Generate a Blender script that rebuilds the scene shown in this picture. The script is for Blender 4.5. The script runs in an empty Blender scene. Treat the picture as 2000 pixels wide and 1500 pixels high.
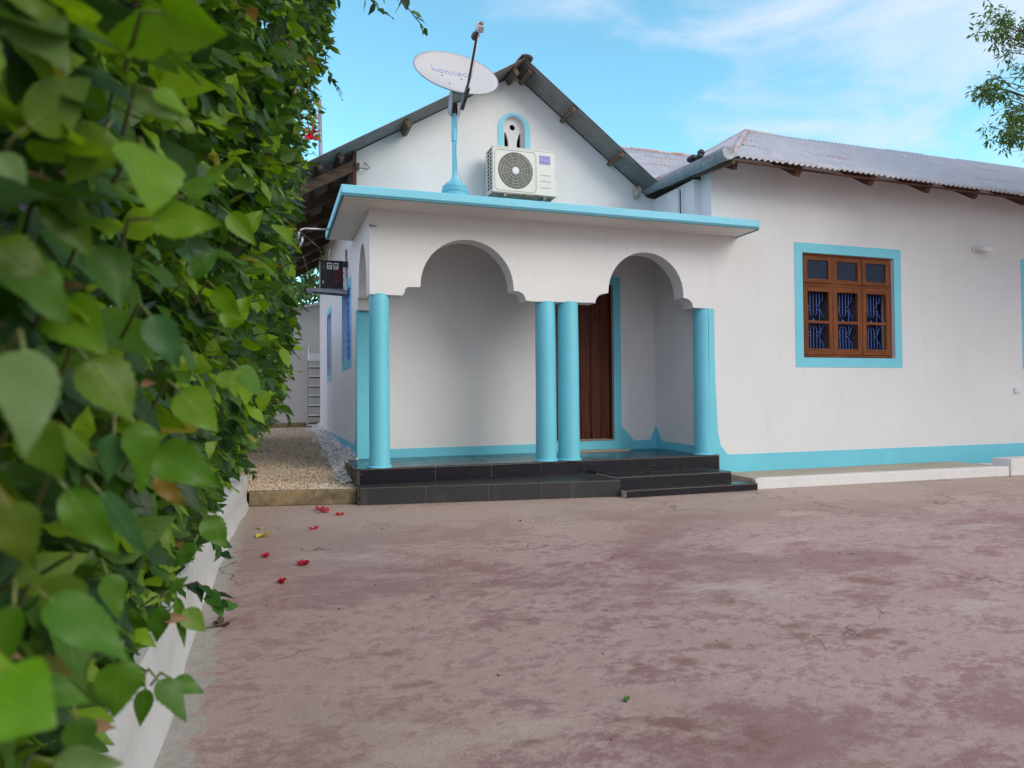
import bpy, bmesh, math, random
import numpy as np
from mathutils import Vector, Matrix, Euler
random.seed(7)
R = math.radians
scene = bpy.context.scene
COL = scene.collection

# ------------------------------------------------------------ camera
cam_d = bpy.data.cameras.new('camera'); cam = bpy.data.objects.new('camera', cam_d); COL.objects.link(cam)
cam_d.sensor_width = 36.0; cam_d.lens = 1379.66 / 2000 * 36
cam_d.clip_start = 0.02; cam_d.clip_end = 3000
r_ = Vector((0.94636563, -0.32298632, -0.00848161)); u_ = Vector((0.00229874, -0.01951947, 0.99980683)); f_ = Vector((0.32308948, 0.9462023, 0.01773009))
m = Matrix((r_, u_, -f_)).transposed().to_4x4(); m.translation = Vector((0, 0, 1.0))
cam.matrix_world = m
cam_d.dof.use_dof = True; cam_d.dof.focus_distance = 7.5; cam_d.dof.aperture_fstop = 6.3
scene.camera = cam

# ------------------------------------------------------------ world + sun + exposure
SUN_EL, SUN_AZ = 30, 143          # azimuth clockwise from +Y (north)
w = bpy.data.worlds.new('World'); scene.world = w; w.use_nodes = True
nt = w.node_tree; nt.nodes.clear(); N = nt.nodes; Lk = nt.links
out = N.new('ShaderNodeOutputWorld'); bg = N.new('ShaderNodeBackground'); bg.inputs['Strength'].default_value = 0.15
sky = N.new('ShaderNodeTexSky'); sky.sky_type = 'NISHITA'; sky.sun_disc = False
sky.sun_elevation = R(SUN_EL); sky.sun_rotation = R(SUN_AZ); sky.air_density = 1.0; sky.dust_density = 0.6; sky.ozone_density = 1.0
tint = N.new('ShaderNodeMix'); tint.data_type = 'RGBA'; tint.blend_type = 'MULTIPLY'; tint.inputs[0].default_value = 1.0
tint.inputs[7].default_value = (1.30, 2.05, 1.85, 1)
Lk.new(sky.outputs[0], tint.inputs[6])
tc = N.new('ShaderNodeTexCoord')
mp = N.new('ShaderNodeMapping'); mp.inputs['Scale'].default_value = (1.0, 1.0, 2.6); mp.inputs['Rotation'].default_value = (0.25, -0.3, 0.2)
Lk.new(tc.outputs['Generated'], mp.inputs[0])
no = N.new('ShaderNodeTexNoise'); no.inputs['Scale'].default_value = 3.4; no.inputs['Detail'].default_value = 7; no.inputs['Roughness'].default_value = 0.55; no.inputs['Distortion'].default_value = 0.5
Lk.new(mp.outputs[0], no.inputs[0])
sep = N.new('ShaderNodeSeparateXYZ'); Lk.new(tc.outputs['Generated'], sep.inputs[0])
# thin cloud bank towards the east (+X) and high up
def math_n(tree, op, a, b=None, clamp=False):
    n = tree.nodes.new('ShaderNodeMath'); n.operation = op; n.use_clamp = clamp
    for i, v in enumerate((a, b)):
        if v is None: continue
        if isinstance(v, (int, float)): n.inputs[i].default_value = v
        else: tree.links.new(v, n.inputs[i])
    return n.outputs[0]
east = math_n(nt, 'MULTIPLY', math_n(nt, 'SUBTRACT', sep.outputs[0], 0.45), 0.7)
high = math_n(nt, 'MULTIPLY', math_n(nt, 'SUBTRACT', sep.outputs[2], 0.30), 0.55)
v = math_n(nt, 'ADD', no.outputs[0], math_n(nt, 'ADD', east, high))
rmp = N.new('ShaderNodeMapRange'); rmp.inputs[1].default_value = 0.60; rmp.inputs[2].default_value = 0.90; rmp.inputs[3].default_value = 0; rmp.inputs[4].default_value = 0.85
rmp.interpolation_type = 'SMOOTHSTEP'
Lk.new(v, rmp.inputs[0])
cl = N.new('ShaderNodeMix'); cl.data_type = 'RGBA'
Lk.new(rmp.outputs[0], cl.inputs[0]); Lk.new(tint.outputs[2], cl.inputs[6]); cl.inputs[7].default_value = (4.9, 5.5, 6.6, 1)
# broad bright cloud bank on the south side of the sky, where the sun stands
sth = N.new('ShaderNodeMapRange'); sth.interpolation_type = 'SMOOTHSTEP'; sth.inputs[1].default_value = 0.15; sth.inputs[2].default_value = -0.35; sth.inputs[3].default_value = 0; sth.inputs[4].default_value = 0.9
Lk.new(math_n(nt, 'ADD', sep.outputs[1], math_n(nt, 'MULTIPLY', math_n(nt, 'SUBTRACT', no.outputs[0], 0.5), 0.8)), sth.inputs[0])
c2 = N.new('ShaderNodeMix'); c2.data_type = 'RGBA'; Lk.new(sth.outputs[0], c2.inputs[0]); Lk.new(cl.outputs[2], c2.inputs[6]); c2.inputs[7].default_value = (4.3, 4.25, 4.35, 1)
# unseen lilac glow added across the west to brighten the left side wall
wst = N.new('ShaderNodeMapRange'); wst.interpolation_type = 'SMOOTHSTEP'; wst.inputs[1].default_value = -0.05; wst.inputs[2].default_value = -0.6; wst.inputs[3].default_value = 0; wst.inputs[4].default_value = 0.85
Lk.new(sep.outputs[0], wst.inputs[0])
c3 = N.new('ShaderNodeMix'); c3.data_type = 'RGBA'; Lk.new(wst.outputs[0], c3.inputs[0]); Lk.new(c2.outputs[2], c3.inputs[6]); c3.inputs[7].default_value = (7.6, 8.0, 10.5, 1)
Lk.new(c3.outputs[2], bg.inputs[0]); Lk.new(bg.outputs[0], out.inputs[0])

sd = bpy.data.lights.new('sun', 'SUN'); sd.energy = 2.0; sd.angle = R(36); sd.color = (1.0, 0.94, 0.87)
sun = bpy.data.objects.new('sun', sd); COL.objects.link(sun)
to_sun = Vector((math.sin(R(SUN_AZ)) * math.cos(R(SUN_EL)), math.cos(R(SUN_AZ)) * math.cos(R(SUN_EL)), math.sin(R(SUN_EL))))
sun.rotation_euler = to_sun.to_track_quat('Z', 'Y').to_euler()
sun.location = (4, -6, 12)
scene.view_settings.view_transform = 'Standard'; scene.view_settings.look = 'None'
scene.view_settings.exposure = 0.13; scene.view_settings.gamma = 1.0

# ------------------------------------------------------------ helpers
def tag(o, label=None, cat=None, group=None, kind=None):
    if label: o['label'] = label
    if cat: o['category'] = cat
    if group: o['group'] = group
    if kind: o['kind'] = kind
    return o

def thing(name, loc, label, cat, group=None, rot=(0, 0, 0)):
    o = bpy.data.objects.new(name, None); COL.objects.link(o); o.empty_display_size = 0.1
    o.location = loc; o.rotation_euler = rot
    return tag(o, label, cat, group)

class B:
    def __init__(s): s.v = []; s.f = []
    def add(s, vs, fs):
        k = len(s.v); s.v += [tuple(p) for p in vs]; s.f += [tuple(i + k for i in f) for f in fs]; return s
    def box(s, x0, x1, y0, y1, z0, z1):
        return s.add([(x0,y0,z0),(x1,y0,z0),(x1,y1,z0),(x0,y1,z0),(x0,y0,z1),(x1,y0,z1),(x1,y1,z1),(x0,y1,z1)],
                     [(0,3,2,1),(4,5,6,7),(0,1,5,4),(1,2,6,5),(2,3,7,6),(3,0,4,7)])
    def beam(s, a, b, w, h, up=(0,0,1)):
        a = Vector(a); b = Vector(b); d = (b - a).normalized(); up = Vector(up)
        sd_ = d.cross(up).normalized(); up = sd_.cross(d).normalized()
        o = []
        for p in (a, b):
            for q in ((-1,-1),(1,-1),(1,1),(-1,1)): o.append(p + sd_ * w/2 * q[0] + up * h/2 * q[1])
        return s.add(o, [(0,1,2,3),(7,6,5,4),(0,4,5,1),(1,5,6,2),(2,6,7,3),(3,7,4,0)])
    def prism(s, poly, axis, a, b):
        """poly: 2D points; extruded along axis from a to b. axis 'y': (x,z); 'x': (y,z); 'z': (x,y)"""
        def P(p, t): return {'y': (p[0], t, p[1]), 'x': (t, p[0], p[1]), 'z': (p[0], p[1], t)}[axis]
        n = len(poly); vs = [P(p, a) for p in poly] + [P(p, b) for p in poly]
        area = sum(poly[i][0]*poly[(i+1)%n][1] - poly[(i+1)%n][0]*poly[i][1] for i in range(n))
        ccw = area > 0
        fwd = ccw if axis != 'y' else not ccw      # orientation of the b cap
        cap_a = list(range(n)); cap_b = list(range(n, 2*n))
        if (b > a) == fwd: cap_a = cap_a[::-1]
        else: cap_b = cap_b[::-1]
        sides = []
        for i in range(n):
            j = (i+1) % n; q = (i, j, j+n, i+n)
            if (b > a) != fwd: q = q[::-1]
            sides.append(q)
        return s.add(vs, [tuple(cap_a), tuple(cap_b)] + sides)
    def tube(s, pts, r, n=8, cap=True):
        pts = [Vector(p) for p in pts]; rs = r if isinstance(r, (list, tuple)) else [r]*len(pts)
        ref = Vector((0.13, 0.21, 1)).normalized(); rings = []
        for i, p in enumerate(pts):
            d = (pts[min(i+1, len(pts)-1)] - pts[max(i-1, 0)]).normalized()
            if abs(d.dot(ref)) > 0.95: ref = Vector((1, 0.1, 0.1)).normalized()
            a = d.cross(ref).normalized(); b = d.cross(a).normalized()
            rings.append([p + (a*math.cos(2*math.pi*k/n) + b*math.sin(2*math.pi*k/n))*rs[i] for k in range(n)])
        vs = [q for rg in rings for q in rg]; fs = []
        for i in range(len(pts)-1):
            for k in range(n): fs.append((i*n+k, i*n+(k+1)%n, (i+1)*n+(k+1)%n, (i+1)*n+k))
        if cap: fs += [tuple(range(n))[::-1], tuple(range((len(pts)-1)*n, len(pts)*n))]
        return s.add(vs, fs)
    def lathe(s, prof, c, n=32, axis=(0,0,1), cap=True):
        ax = Vector(axis).normalized(); q = ax.to_track_quat('Z', 'Y'); c = Vector(c); vs = []
        for (r, h) in prof:
            for k in range(n):
                t = 2*math.pi*k/n; vs.append(c + q @ Vector((r*math.cos(t), r*math.sin(t), h)))
        fs = []
        for i in range(len(prof)-1):
            for k in range(n): fs.append((i*n+k, i*n+(k+1)%n, (i+1)*n+(k+1)%n, (i+1)*n+k))
        if cap: fs += [tuple(range(n))[::-1], tuple(range((len(prof)-1)*n, len(prof)*n))]
        return s.add(vs, fs)
    def build(s, name, mat, parent=None, bevel=0, smooth=False, solid=0, auto=False, seg=2):
        me = bpy.data.meshes.new(name); me.from_pydata(s.v, [], s.f); me.update()
        o = bpy.data.objects.new(name, me); COL.objects.link(o)
        me.materials.append(mat)
        if smooth:
            me.polygons.foreach_set('use_smooth', [True]*len(me.polygons))
            if auto: me.set_sharp_from_angle(angle=R(40))
        bm = bmesh.new(); bm.from_mesh(me); bmesh.ops.recalc_face_normals(bm, faces=bm.faces); bm.to_mesh(me); bm.free()
        if solid: md = o.modifiers.new('solid', 'SOLIDIFY'); md.thickness = solid; md.offset = 0
        if bevel: md = o.modifiers.new('bevel', 'BEVEL'); md.width = bevel; md.segments = seg; md.limit_method = 'ANGLE'; md.angle_limit = R(35)
        if parent: attach(o, parent)
        return o

def attach(o, parent):
    o.parent = parent
    top = parent
    chain = Matrix.Identity(4)
    while top: chain = (top.matrix_basis if not top.parent else top.matrix_parent_inverse @ top.matrix_basis) @ chain; top = top.parent
    o.matrix_parent_inverse = chain.inverted()

# ------------------------------------------------------------ materials
def new_mat(name):
    mt = bpy.data.materials.new(name); mt.use_nodes = True
    t = mt.node_tree; b = t.nodes['Principled BSDF']; return mt, t, b
def noise(t, vec, scale, detail=4, rough=0.55, dist=0.0, dims=None):
    n = t.nodes.new('ShaderNodeTexNoise'); n.inputs['Scale'].default_value = scale; n.inputs['Detail'].default_value = detail
    n.inputs['Roughness'].default_value = rough; n.inputs['Distortion'].default_value = dist
    if vec is not None: t.links.new(vec, n.inputs['Vector'])
    return n.outputs['Fac']
def ramp(t, fac, stops):
    n = t.nodes.new('ShaderNodeValToRGB'); e = n.color_ramp.elements
    while len(e) < len(stops): e.new(0.5)
    for i, (p, c) in enumerate(stops):
        e[i].position = p; e[i].color = (c[0], c[1], c[2], 1) if not isinstance(c, (int, float)) else (c, c, c, 1)
    t.links.new(fac, n.inputs[0]); return n.outputs[0]
def mixc(t, fac, a, b, mode='MIX'):
    n = t.nodes.new('ShaderNodeMix'); n.data_type = 'RGBA'; n.blend_type = mode
    for i, v in ((0, fac), (6, a), (7, b)):
        if isinstance(v, (int, float)): n.inputs[i].default_value = v
        elif isinstance(v, tuple): n.inputs[i].default_value = (v[0], v[1], v[2], 1)
        else: t.links.new(v, n.inputs[i])
    return n.outputs[2]
def coords(t, scale=(1,1,1), rot=(0,0,0)):
    g = t.nodes.new('ShaderNodeNewGeometry'); mp_ = t.nodes.new('ShaderNodeMapping'); mp_.inputs['Scale'].default_value = scale; mp_.inputs['Rotation'].default_value = rot
    t.links.new(g.outputs['Position'], mp_.inputs[0]); return mp_.outputs[0]
def bump(t, b, h, strength=0.3, dist=0.01):
    n = t.nodes.new('ShaderNodeBump'); n.inputs['Strength'].default_value = strength; n.inputs['Distance'].default_value = dist
    t.links.new(h, n.inputs['Height']); t.links.new(n.outputs[0], b.inputs['Normal'])

def painted(name, c, rough=0.6, var=0.06, bmp=0.25, dirt=None, fine=60):
    mt, t, b = new_mat(name); vec = coords(t)
    n1 = noise(t, vec, 1.3, 6, 0.6); n2 = noise(t, vec, fine, 3)
    lo = tuple(x*(1-var) for x in c); hi = tuple(min(1, x*(1+var)) for x in c)
    col = ramp(t, n1, [(0.3, lo), (0.7, hi)])
    if dirt:
        vs = coords(t, (3, 3, 0.6)); n3 = noise(t, vs, 2.2, 8, 0.65)
        col = mixc(t, ramp(t, n3, [(0.56, 0.0), (0.75, dirt[1])]), col, dirt[0])
    t.links.new(col, b.inputs['Base Color']); b.inputs['Roughness'].default_value = rough
    h = math_n(t, 'ADD', n2, math_n(t, 'MULTIPLY', noise(t, vec, 9, 3), 2.5)); bump(t, b, h, bmp, 0.004)
    return mt
M = {}
M['wall'] = painted('white wall paint', (0.685, 0.683, 0.678), 0.62, 0.035, 0.35, ((0.60, 0.585, 0.56), 0.35))
M['soffit'] = painted('white soffit paint', (0.74, 0.725, 0.71), 0.7, 0.03, 0.3)
M['old_wall'] = painted('old white wall', (0.56, 0.53, 0.48), 0.75, 0.07, 0.5, ((0.40, 0.37, 0.32), 0.5))
M['teal'] = painted('turquoise paint', (0.145, 0.55, 0.68), 0.42, 0.07, 0.3, ((0.12, 0.46, 0.58), 0.3))
M['teal_band'] = painted('turquoise band paint', (0.19, 0.58, 0.73), 0.5, 0.07, 0.3, ((0.38, 0.66, 0.74), 0.35))
M['teal_dark'] = painted('dark turquoise shading line', (0.025, 0.19, 0.24), 0.5, 0.05, 0.1)
M['teal_mast'] = painted('turquoise mast paint', (0.14, 0.50, 0.64), 0.5, 0.15, 0.5, ((0.30, 0.36, 0.38), 0.5))
M['planter_shaded'] = painted('shaded planter plaster', (0.50, 0.49, 0.48), 0.75, 0.08, 0.6, ((0.36, 0.33, 0.29), 0.5))  # white plaster darkened to carry the hedge's shade
M['white_block'] = painted('white kerb paint', (0.66, 0.645, 0.62), 0.7, 0.06, 0.5, ((0.45, 0.38, 0.34), 0.4))
def stained():
    mt, t, b = new_mat('stained old concrete'); v_ = coords(t)
    c = ramp(t, noise(t, v_, 7, 8, 0.7), [(0.3, (0.09, 0.070, 0.035)), (0.5, (0.19, 0.145, 0.085)), (0.7, (0.34, 0.29, 0.22))])
    c = mixc(t, ramp(t, noise(t, v_, 3.5, 3, 0.5), [(0.5, 0.0), (0.65, 0.7)]), c, (0.30, 0.21, 0.10))
    t.links.new(c, b.inputs['Base Color']); b.inputs['Roughness'].default_value = 0.95; bump(t, b, noise(t, v_, 60, 6, 0.7), 0.9, 0.006); return mt
M['kerb_old'] = stained()
M['beige'] = painted('sandy mortar', (0.42, 0.35, 0.27), 0.9, 0.15, 0.9)
M['blue_shutter'] = painted('blue shutter paint', (0.01, 0.17, 0.72), 0.45, 0.1, 0.2)
M['plastic'] = painted('off white casing', (0.66, 0.65, 0.58), 0.45, 0.05, 0.1, ((0.42, 0.36, 0.26), 0.3))
M['dish'] = painted('dish grey paint', (0.50, 0.49, 0.49), 0.45, 0.05, 0.1)
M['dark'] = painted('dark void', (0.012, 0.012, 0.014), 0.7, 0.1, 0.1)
M['black'] = painted('black plastic', (0.02, 0.02, 0.024), 0.45, 0.1, 0.1)
M['grille_dark'] = painted('dark fan cavity', (0.05, 0.048, 0.04), 0.7, 0.1, 0.1)
M['wire'] = painted('fan wire', (0.46, 0.44, 0.36), 0.45, 0.05, 0.1)
M['lilac'] = painted('violet sticker', (0.22, 0.19, 0.47), 0.4, 0.08, 0.05)
M['lilac_pale'] = painted('pale violet print', (0.56, 0.54, 0.86), 0.4, 0.03, 0.05)
M['dish_print'] = painted('faded blue print', (0.42, 0.43, 0.62), 0.45, 0.05, 0.05)
M['paper'] = painted('white label', (0.75, 0.75, 0.75), 0.6, 0.02, 0.05)
M['red_wire'] = painted('red cable', (0.25, 0.02, 0.03), 0.5, 0.1, 0.05)
M['switch'] = painted('switch plastic', (0.6, 0.6, 0.6), 0.4, 0.02, 0.05)
M['navy'] = painted('navy dark room backing', (0.003, 0.006, 0.028), 0.85, 0.3, 0.3)  # near-black tone for the unlit room behind the window
M['bars'] = painted('blue grille paint', (0.10, 0.18, 0.55), 0.45, 0.1, 0.1)

def metal(name, c, rough, met=0.9, rust=None, var=0.15):
    mt, t, b = new_mat(name); vec = coords(t)
    col = ramp(t, noise(t, vec, 6, 6, 0.6), [(0.3, tuple(x*(1-var) for x in c)), (0.7, tuple(min(1, x*(1+var)) for x in c))])
    b.inputs['Metallic'].default_value = met
    if rust:
        m_ = ramp(t, noise(t, coords(t, rust[3]), rust[1], 7, 0.65), [(rust[2], 0.0), (rust[2]+0.10, 1.0)])
        col = mixc(t, m_, col, rust[0])
        t.links.new(ramp(t, m_, [(0, met), (1, 0.05)]), b.inputs['Metallic'])
    t.links.new(col, b.inputs['Base Color'])
    t.links.new(ramp(t, noise(t, vec, 18, 4), [(0.3, rough*0.8), (0.7, min(1, rough*1.2))]), b.inputs['Roughness'])
    bump(t, b, noise(t, vec, 40, 3), 0.1, 0.003)
    return mt
M['roof_under'] = metal('old zinc roof', (0.225, 0.195, 0.175), 0.65, 0.05, ((0.12, 0.085, 0.065), 3.0, 0.58, (1,1,1)), 0.2)
M['roof_light'] = metal('pale zinc roof', (0.50, 0.495, 0.51), 0.55, 0.15, ((0.42, 0.20, 0.14), 2.6, 0.60, (0.25, 2.0, 4.0)), 0.12)
M['roof_rust'] = metal('rusty cap', (0.50, 0.47, 0.47), 0.6, 0.2, ((0.45, 0.17, 0.12), 3.0, 0.50, (1,1,1)), 0.15)
M['galv'] = metal('galvanised steel', (0.27, 0.29, 0.305), 0.5, 0.25, ((0.12, 0.09, 0.07), 2.2, 0.60, (1,1,3)), 0.2)
M['alu'] = metal('aluminium', (0.60, 0.60, 0.60), 0.4, 0.85)
M['steel_dark'] = metal('weathered dark steel', (0.075, 0.065, 0.06), 0.5, 0.6, ((0.10, 0.05, 0.03), 9.0, 0.55, (1,1,1)), 0.3)
M['bracket'] = metal('rusty bracket steel', (0.25, 0.22, 0.17), 0.6, 0.4, ((0.14, 0.07, 0.04), 14.0, 0.52, (1,1,1)), 0.3)
M['pole'] = metal('grey pole', (0.28, 0.28, 0.32), 0.5, 0.6)

def wood(name, c1, c2, axis='z', rough=0.4, scale=1.0, coat=0.0):
    mt, t, b = new_mat(name)
    s = {'z': (14, 14, 1.0), 'x': (1.0, 14, 14), 'y': (14, 1.0, 14)}[axis]
    vec = coords(t, tuple(k*scale for k in s))
    n1 = noise(t, vec, 2.2, 6, 0.6, 0.6); n2 = noise(t, vec, 9, 4, 0.7)
    col = ramp(t, n1, [(0.30, c1), (0.68, c2)])
    col = mixc(t, ramp(t, n2, [(0.45, 0.0), (0.75, 0.6)]), col, tuple(x*0.35 for x in c1))
    t.links.new(col, b.inputs['Base Color']); b.inputs['Roughness'].default_value = rough
    b.inputs['Specular IOR Level'].default_value = 0.18; b.inputs['Coat Weight'].default_value = coat; b.inputs['Coat Roughness'].default_value = 0.25
    bump(t, b, n2, 0.25, 0.003)
    return mt
M['wood_win'] = wood('varnished window wood', (0.10, 0.026, 0.007), (0.25, 0.074, 0.018), 'z', 0.55, 1.0, 0.0)
M['wood_win_h'] = wood('varnished window rail wood', (0.10, 0.026, 0.007), (0.25, 0.074, 0.018), 'x', 0.55, 1.0, 0.0)
M['wood_door'] = wood('dark mahogany door', (0.050, 0.012, 0.006), (0.125, 0.032, 0.014), 'z', 0.55, 1.0, 0.0)
M['wood_pale'] = wood('pale sill wood', (0.25, 0.17, 0.10), (0.36, 0.27, 0.18), 'x', 0.6)
M['timber'] = wood('rough roof timber', (0.10, 0.062, 0.040), (0.25, 0.17, 0.12), 'y', 0.85, 1.2)
M['timber_red'] = wood('red brown roof timber', (0.07, 0.030, 0.020), (0.15, 0.075, 0.055), 'x', 0.85, 1.2)
M['timber_x'] = wood('rough truss timber', (0.06, 0.040, 0.028), (0.17, 0.12, 0.085), 'x', 0.85, 1.2)

def tile_mat():
    mt, t, b = new_mat('black glazed tile'); vec = coords(t)
    n1 = noise(t, vec, 2.0, 6, 0.6); n2 = noise(t, coords(t, (1, 1, 6)), 7, 7, 0.7)
    col = ramp(t, n1, [(0.35, (0.005, 0.005, 0.009)), (0.7, (0.011, 0.010, 0.016))])
    col = mixc(t, ramp(t, n2, [(0.60, 0.0), (0.85, 0.4)]), col, (0.09, 0.08, 0.07))
    t.links.new(col, b.inputs['Base Color'])
    t.links.new(ramp(t, n2, [(0.4, 0.12), (0.7, 0.36)]), b.inputs['Roughness']); b.inputs['Specular IOR Level'].default_value = 0.3
    return mt
M['tile'] = tile_mat()
M['tile_old'] = painted('dusty black tile', (0.026, 0.025, 0.027), 0.42, 0.25, 0.3, ((0.11, 0.095, 0.08), 0.6))
M['grout'] = painted('pale grout', (0.44, 0.39, 0.33), 0.9, 0.1, 0.3)
M['rubble_side'] = painted('rough plinth concrete', (0.16, 0.14, 0.11), 0.95, 0.5, 1.0, ((0.05, 0.045, 0.04), 0.9), 30)

def ground_mat():
    mt, t, b = new_mat('worn red oxide concrete'); g = coords(t)
    st = coords(t, (1.0, 1.35, 1.0), (0, 0, R(-25)))
    grn = noise(t, g, 120, 5, 0.8)
    big = noise(t, st, 0.5, 8, 0.68, 0.4); mid = noise(t, st, 2.9, 10, 0.78, 0.35); fine = noise(t, coords(t, (1, 1.3, 1), (0, 0, R(-35))), 15.0, 8, 0.8, 0.3)
    base = ramp(t, mid, [(0.30, (0.41, 0.270, 0.238)), (0.55, (0.52, 0.362, 0.325)), (0.75, (0.60, 0.445, 0.402))])
    # maroon paint remnants with ragged edges
    k = math_n(t, 'ADD', math_n(t, 'MULTIPLY', big, 0.55), math_n(t, 'ADD', math_n(t, 'MULTIPLY', mid, 0.35), math_n(t, 'MULTIPLY', fine, 0.22)))
    mask = ramp(t, k, [(0.535, 0.0), (0.60, 0.55), (0.74, 0.95)])
    maroon = ramp(t, fine, [(0.35, (0.170, 0.062, 0.060)), (0.65, (0.285, 0.128, 0.118))])
    col = mixc(t, mask, base, maroon)
    # trowel strokes and scuffs, two directions
    for (rt, sc_, lo) in ((-28, (1.2, 9.0, 1.0), 0.57), (16, (1.6, 11.0, 1.0), 0.60)):
        sn = noise(t, coords(t, sc_, (0, 0, R(rt))), 3.2, 6, 0.75, 0.6)
        col = mixc(t, math_n(t, 'MULTIPLY', ramp(t, sn, [(lo, 0.0), (lo+0.07, 0.8)]), ramp(t, mid, [(0.42, 0.0), (0.6, 1.0)])), col, (0.25, 0.135, 0.130))
        sl = noise(t, coords(t, sc_, (0.5, 0.2, R(rt+9))), 4.1, 6, 0.75, 0.6)
        col = mixc(t, ramp(t, sl, [(lo+0.03, 0.0), (lo+0.10, 0.5)]), col, (0.60, 0.46, 0.41))
    # speckled thin remnants
    sp = math_n(t, 'ADD', math_n(t, 'MULTIPLY', mid, 0.5), math_n(t, 'MULTIPLY', fine, 0.55))
    col = mixc(t, ramp(t, sp, [(0.525, 0.0), (0.57, 0.6)]), col, (0.30, 0.145, 0.145))
    # brown blotches
    wv = coords(t, (1.4, 2.2, 1), (0, 0, R(-15)))
    bl = math_n(t, 'ADD', math_n(t, 'MULTIPLY', noise(t, wv, 1.25, 3, 0.5), 0.75), math_n(t, 'MULTIPLY', noise(t, wv, 8.0, 6, 0.75), 0.30))
    yp = t.nodes.new('ShaderNodeSeparateXYZ'); t.links.new(g, yp.inputs[0])
    fr_ = t.nodes.new('ShaderNodeMapRange'); fr_.inputs[1].default_value = 2.7; fr_.inputs[2].default_value = 4.2; fr_.inputs[3].default_value = 1.0; fr_.inputs[4].default_value = 0.12
    t.links.new(yp.outputs[1], fr_.inputs[0])
    col = mixc(t, math_n(t, 'MULTIPLY', fr_.outputs[0], ramp(t, bl, [(0.610, 0.0), (0.67, 0.7)])), col, (0.21, 0.095, 0.065))
    # pale bare concrete patches
    pv = coords(t, (0.9, 2.0, 1), (0.0, 0.0, R(-18)))
    pl = math_n(t, 'ADD', math_n(t, 'MULTIPLY', noise(t, pv, 0.85, 3, 0.5), 0.8), math_n(t, 'MULTIPLY', noise(t, pv, 7.0, 6, 0.7), 0.22))
    col = mixc(t, ramp(t, pl, [(0.60, 0.0), (0.66, 0.55)]), col, (0.58, 0.46, 0.40))
    gp = ramp(t, noise(t, coords(t, (1,1,1), (0,0,1.0)), 0.6, 4, 0.6), [(0.56, 0.0), (0.72, 0.35)])
    col = mixc(t, gp, col, (0.42, 0.36, 0.32))
    # dusty sand collected toward the house, grey mortar along the planter
    sx = t.nodes.new('ShaderNodeSeparateXYZ'); ge = t.nodes.new('ShaderNodeNewGeometry'); t.links.new(ge.outputs['Position'], sx.inputs[0])
    yy = math_n(t, 'ADD', sx.outputs[1], math_n(t, 'MULTIPLY', mid, 2.2))
    dust = t.nodes.new('ShaderNodeMapRange'); dust.inputs[1].default_value = 5.2; dust.inputs[2].default_value = 7.4; dust.inputs[4].default_value = 0.6
    t.links.new(yy, dust.inputs[0]); col = mixc(t, dust.outputs[0], col, (0.51, 0.40, 0.325))
    xx = math_n(t, 'ADD', sx.outputs[0], math_n(t, 'MULTIPLY', math_n(t, 'SUBTRACT', noise(t, coords(t, (1, 1.0, 1)), 9, 9, 0.8), 0.5), -0.45))
    mo = t.nodes.new('ShaderNodeMapRange'); mo.inputs[1].default_value = -0.185; mo.inputs[2].default_value = -0.235; mo.inputs[4].default_value = 0.8
    t.links.new(xx, mo.inputs[0]); col = mixc(t, mo.outputs[0], col, ramp(t, fine, [(0.35, (0.30, 0.31, 0.27)), (0.65, (0.56, 0.56, 0.52))]))
    # grime left of centre
    gx = t.nodes.new('ShaderNodeMapRange'); gx.inputs[1].default_value = 1.6; gx.inputs[2].default_value = -0.2; gx.inputs[4].default_value = 0.35
    t.links.new(math_n(t, 'ADD', sx.outputs[0], math_n(t, 'MULTIPLY', big, 1.0)), gx.inputs[0])
    col = mixc(t, gx.outputs[0], col, (0.40, 0.305, 0.285))
    # hairline cracks
    vo = t.nodes.new('ShaderNodeTexVoronoi'); vo.feature = 'DISTANCE_TO_EDGE'; vo.inputs['Scale'].default_value = 0.55
    wn = t.nodes.new('ShaderNodeVectorMath'); wn.operation = 'ADD'
    n3 = t.nodes.new('ShaderNodeTexNoise'); n3.inputs['Scale'].default_value = 2.5; n3.inputs['Detail'].default_value = 6; t.links.new(g, n3.inputs['Vector'])
    t.links.new(g, wn.inputs[0]); t.links.new(n3.outputs['Color'], wn.inputs[1]); t.links.new(wn.outputs[0], vo.inputs['Vector'])
    crack = ramp(t, vo.outputs['Distance'], [(0.0, 1.0), (0.006, 0.0)])
    cm = math_n(t, 'MULTIPLY', crack, ramp(t, noise(t, g, 0.8, 2), [(0.47, 0.0), (0.52, 0.85)]))
    col = mixc(t, cm, col, (0.07, 0.055, 0.05))
    t.links.new(mixc(t, 0.6, col, ramp(t, grn, [(0.30, 0.30), (0.5, 0.85), (0.68, 1.15)]), 'MULTIPLY'), b.inputs['Base Color'])
    t.links.new(ramp(t, k, [(0.45, 0.62), (0.65, 0.48)]), b.inputs['Roughness'])
    b.inputs['Specular IOR Level'].default_value = 0.25
    bump(t, b, math_n(t, 'ADD', math_n(t, 'MULTIPLY', mid, 1.2), math_n(t, 'ADD', fine, math_n(t, 'MULTIPLY', cm, -2.0))), 0.35, 0.006)
    return mt
M['ground'] = ground_mat()
M['sand'] = painted('dry sand', (0.36, 0.27, 0.19), 0.95, 0.2, 0.8)

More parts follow.
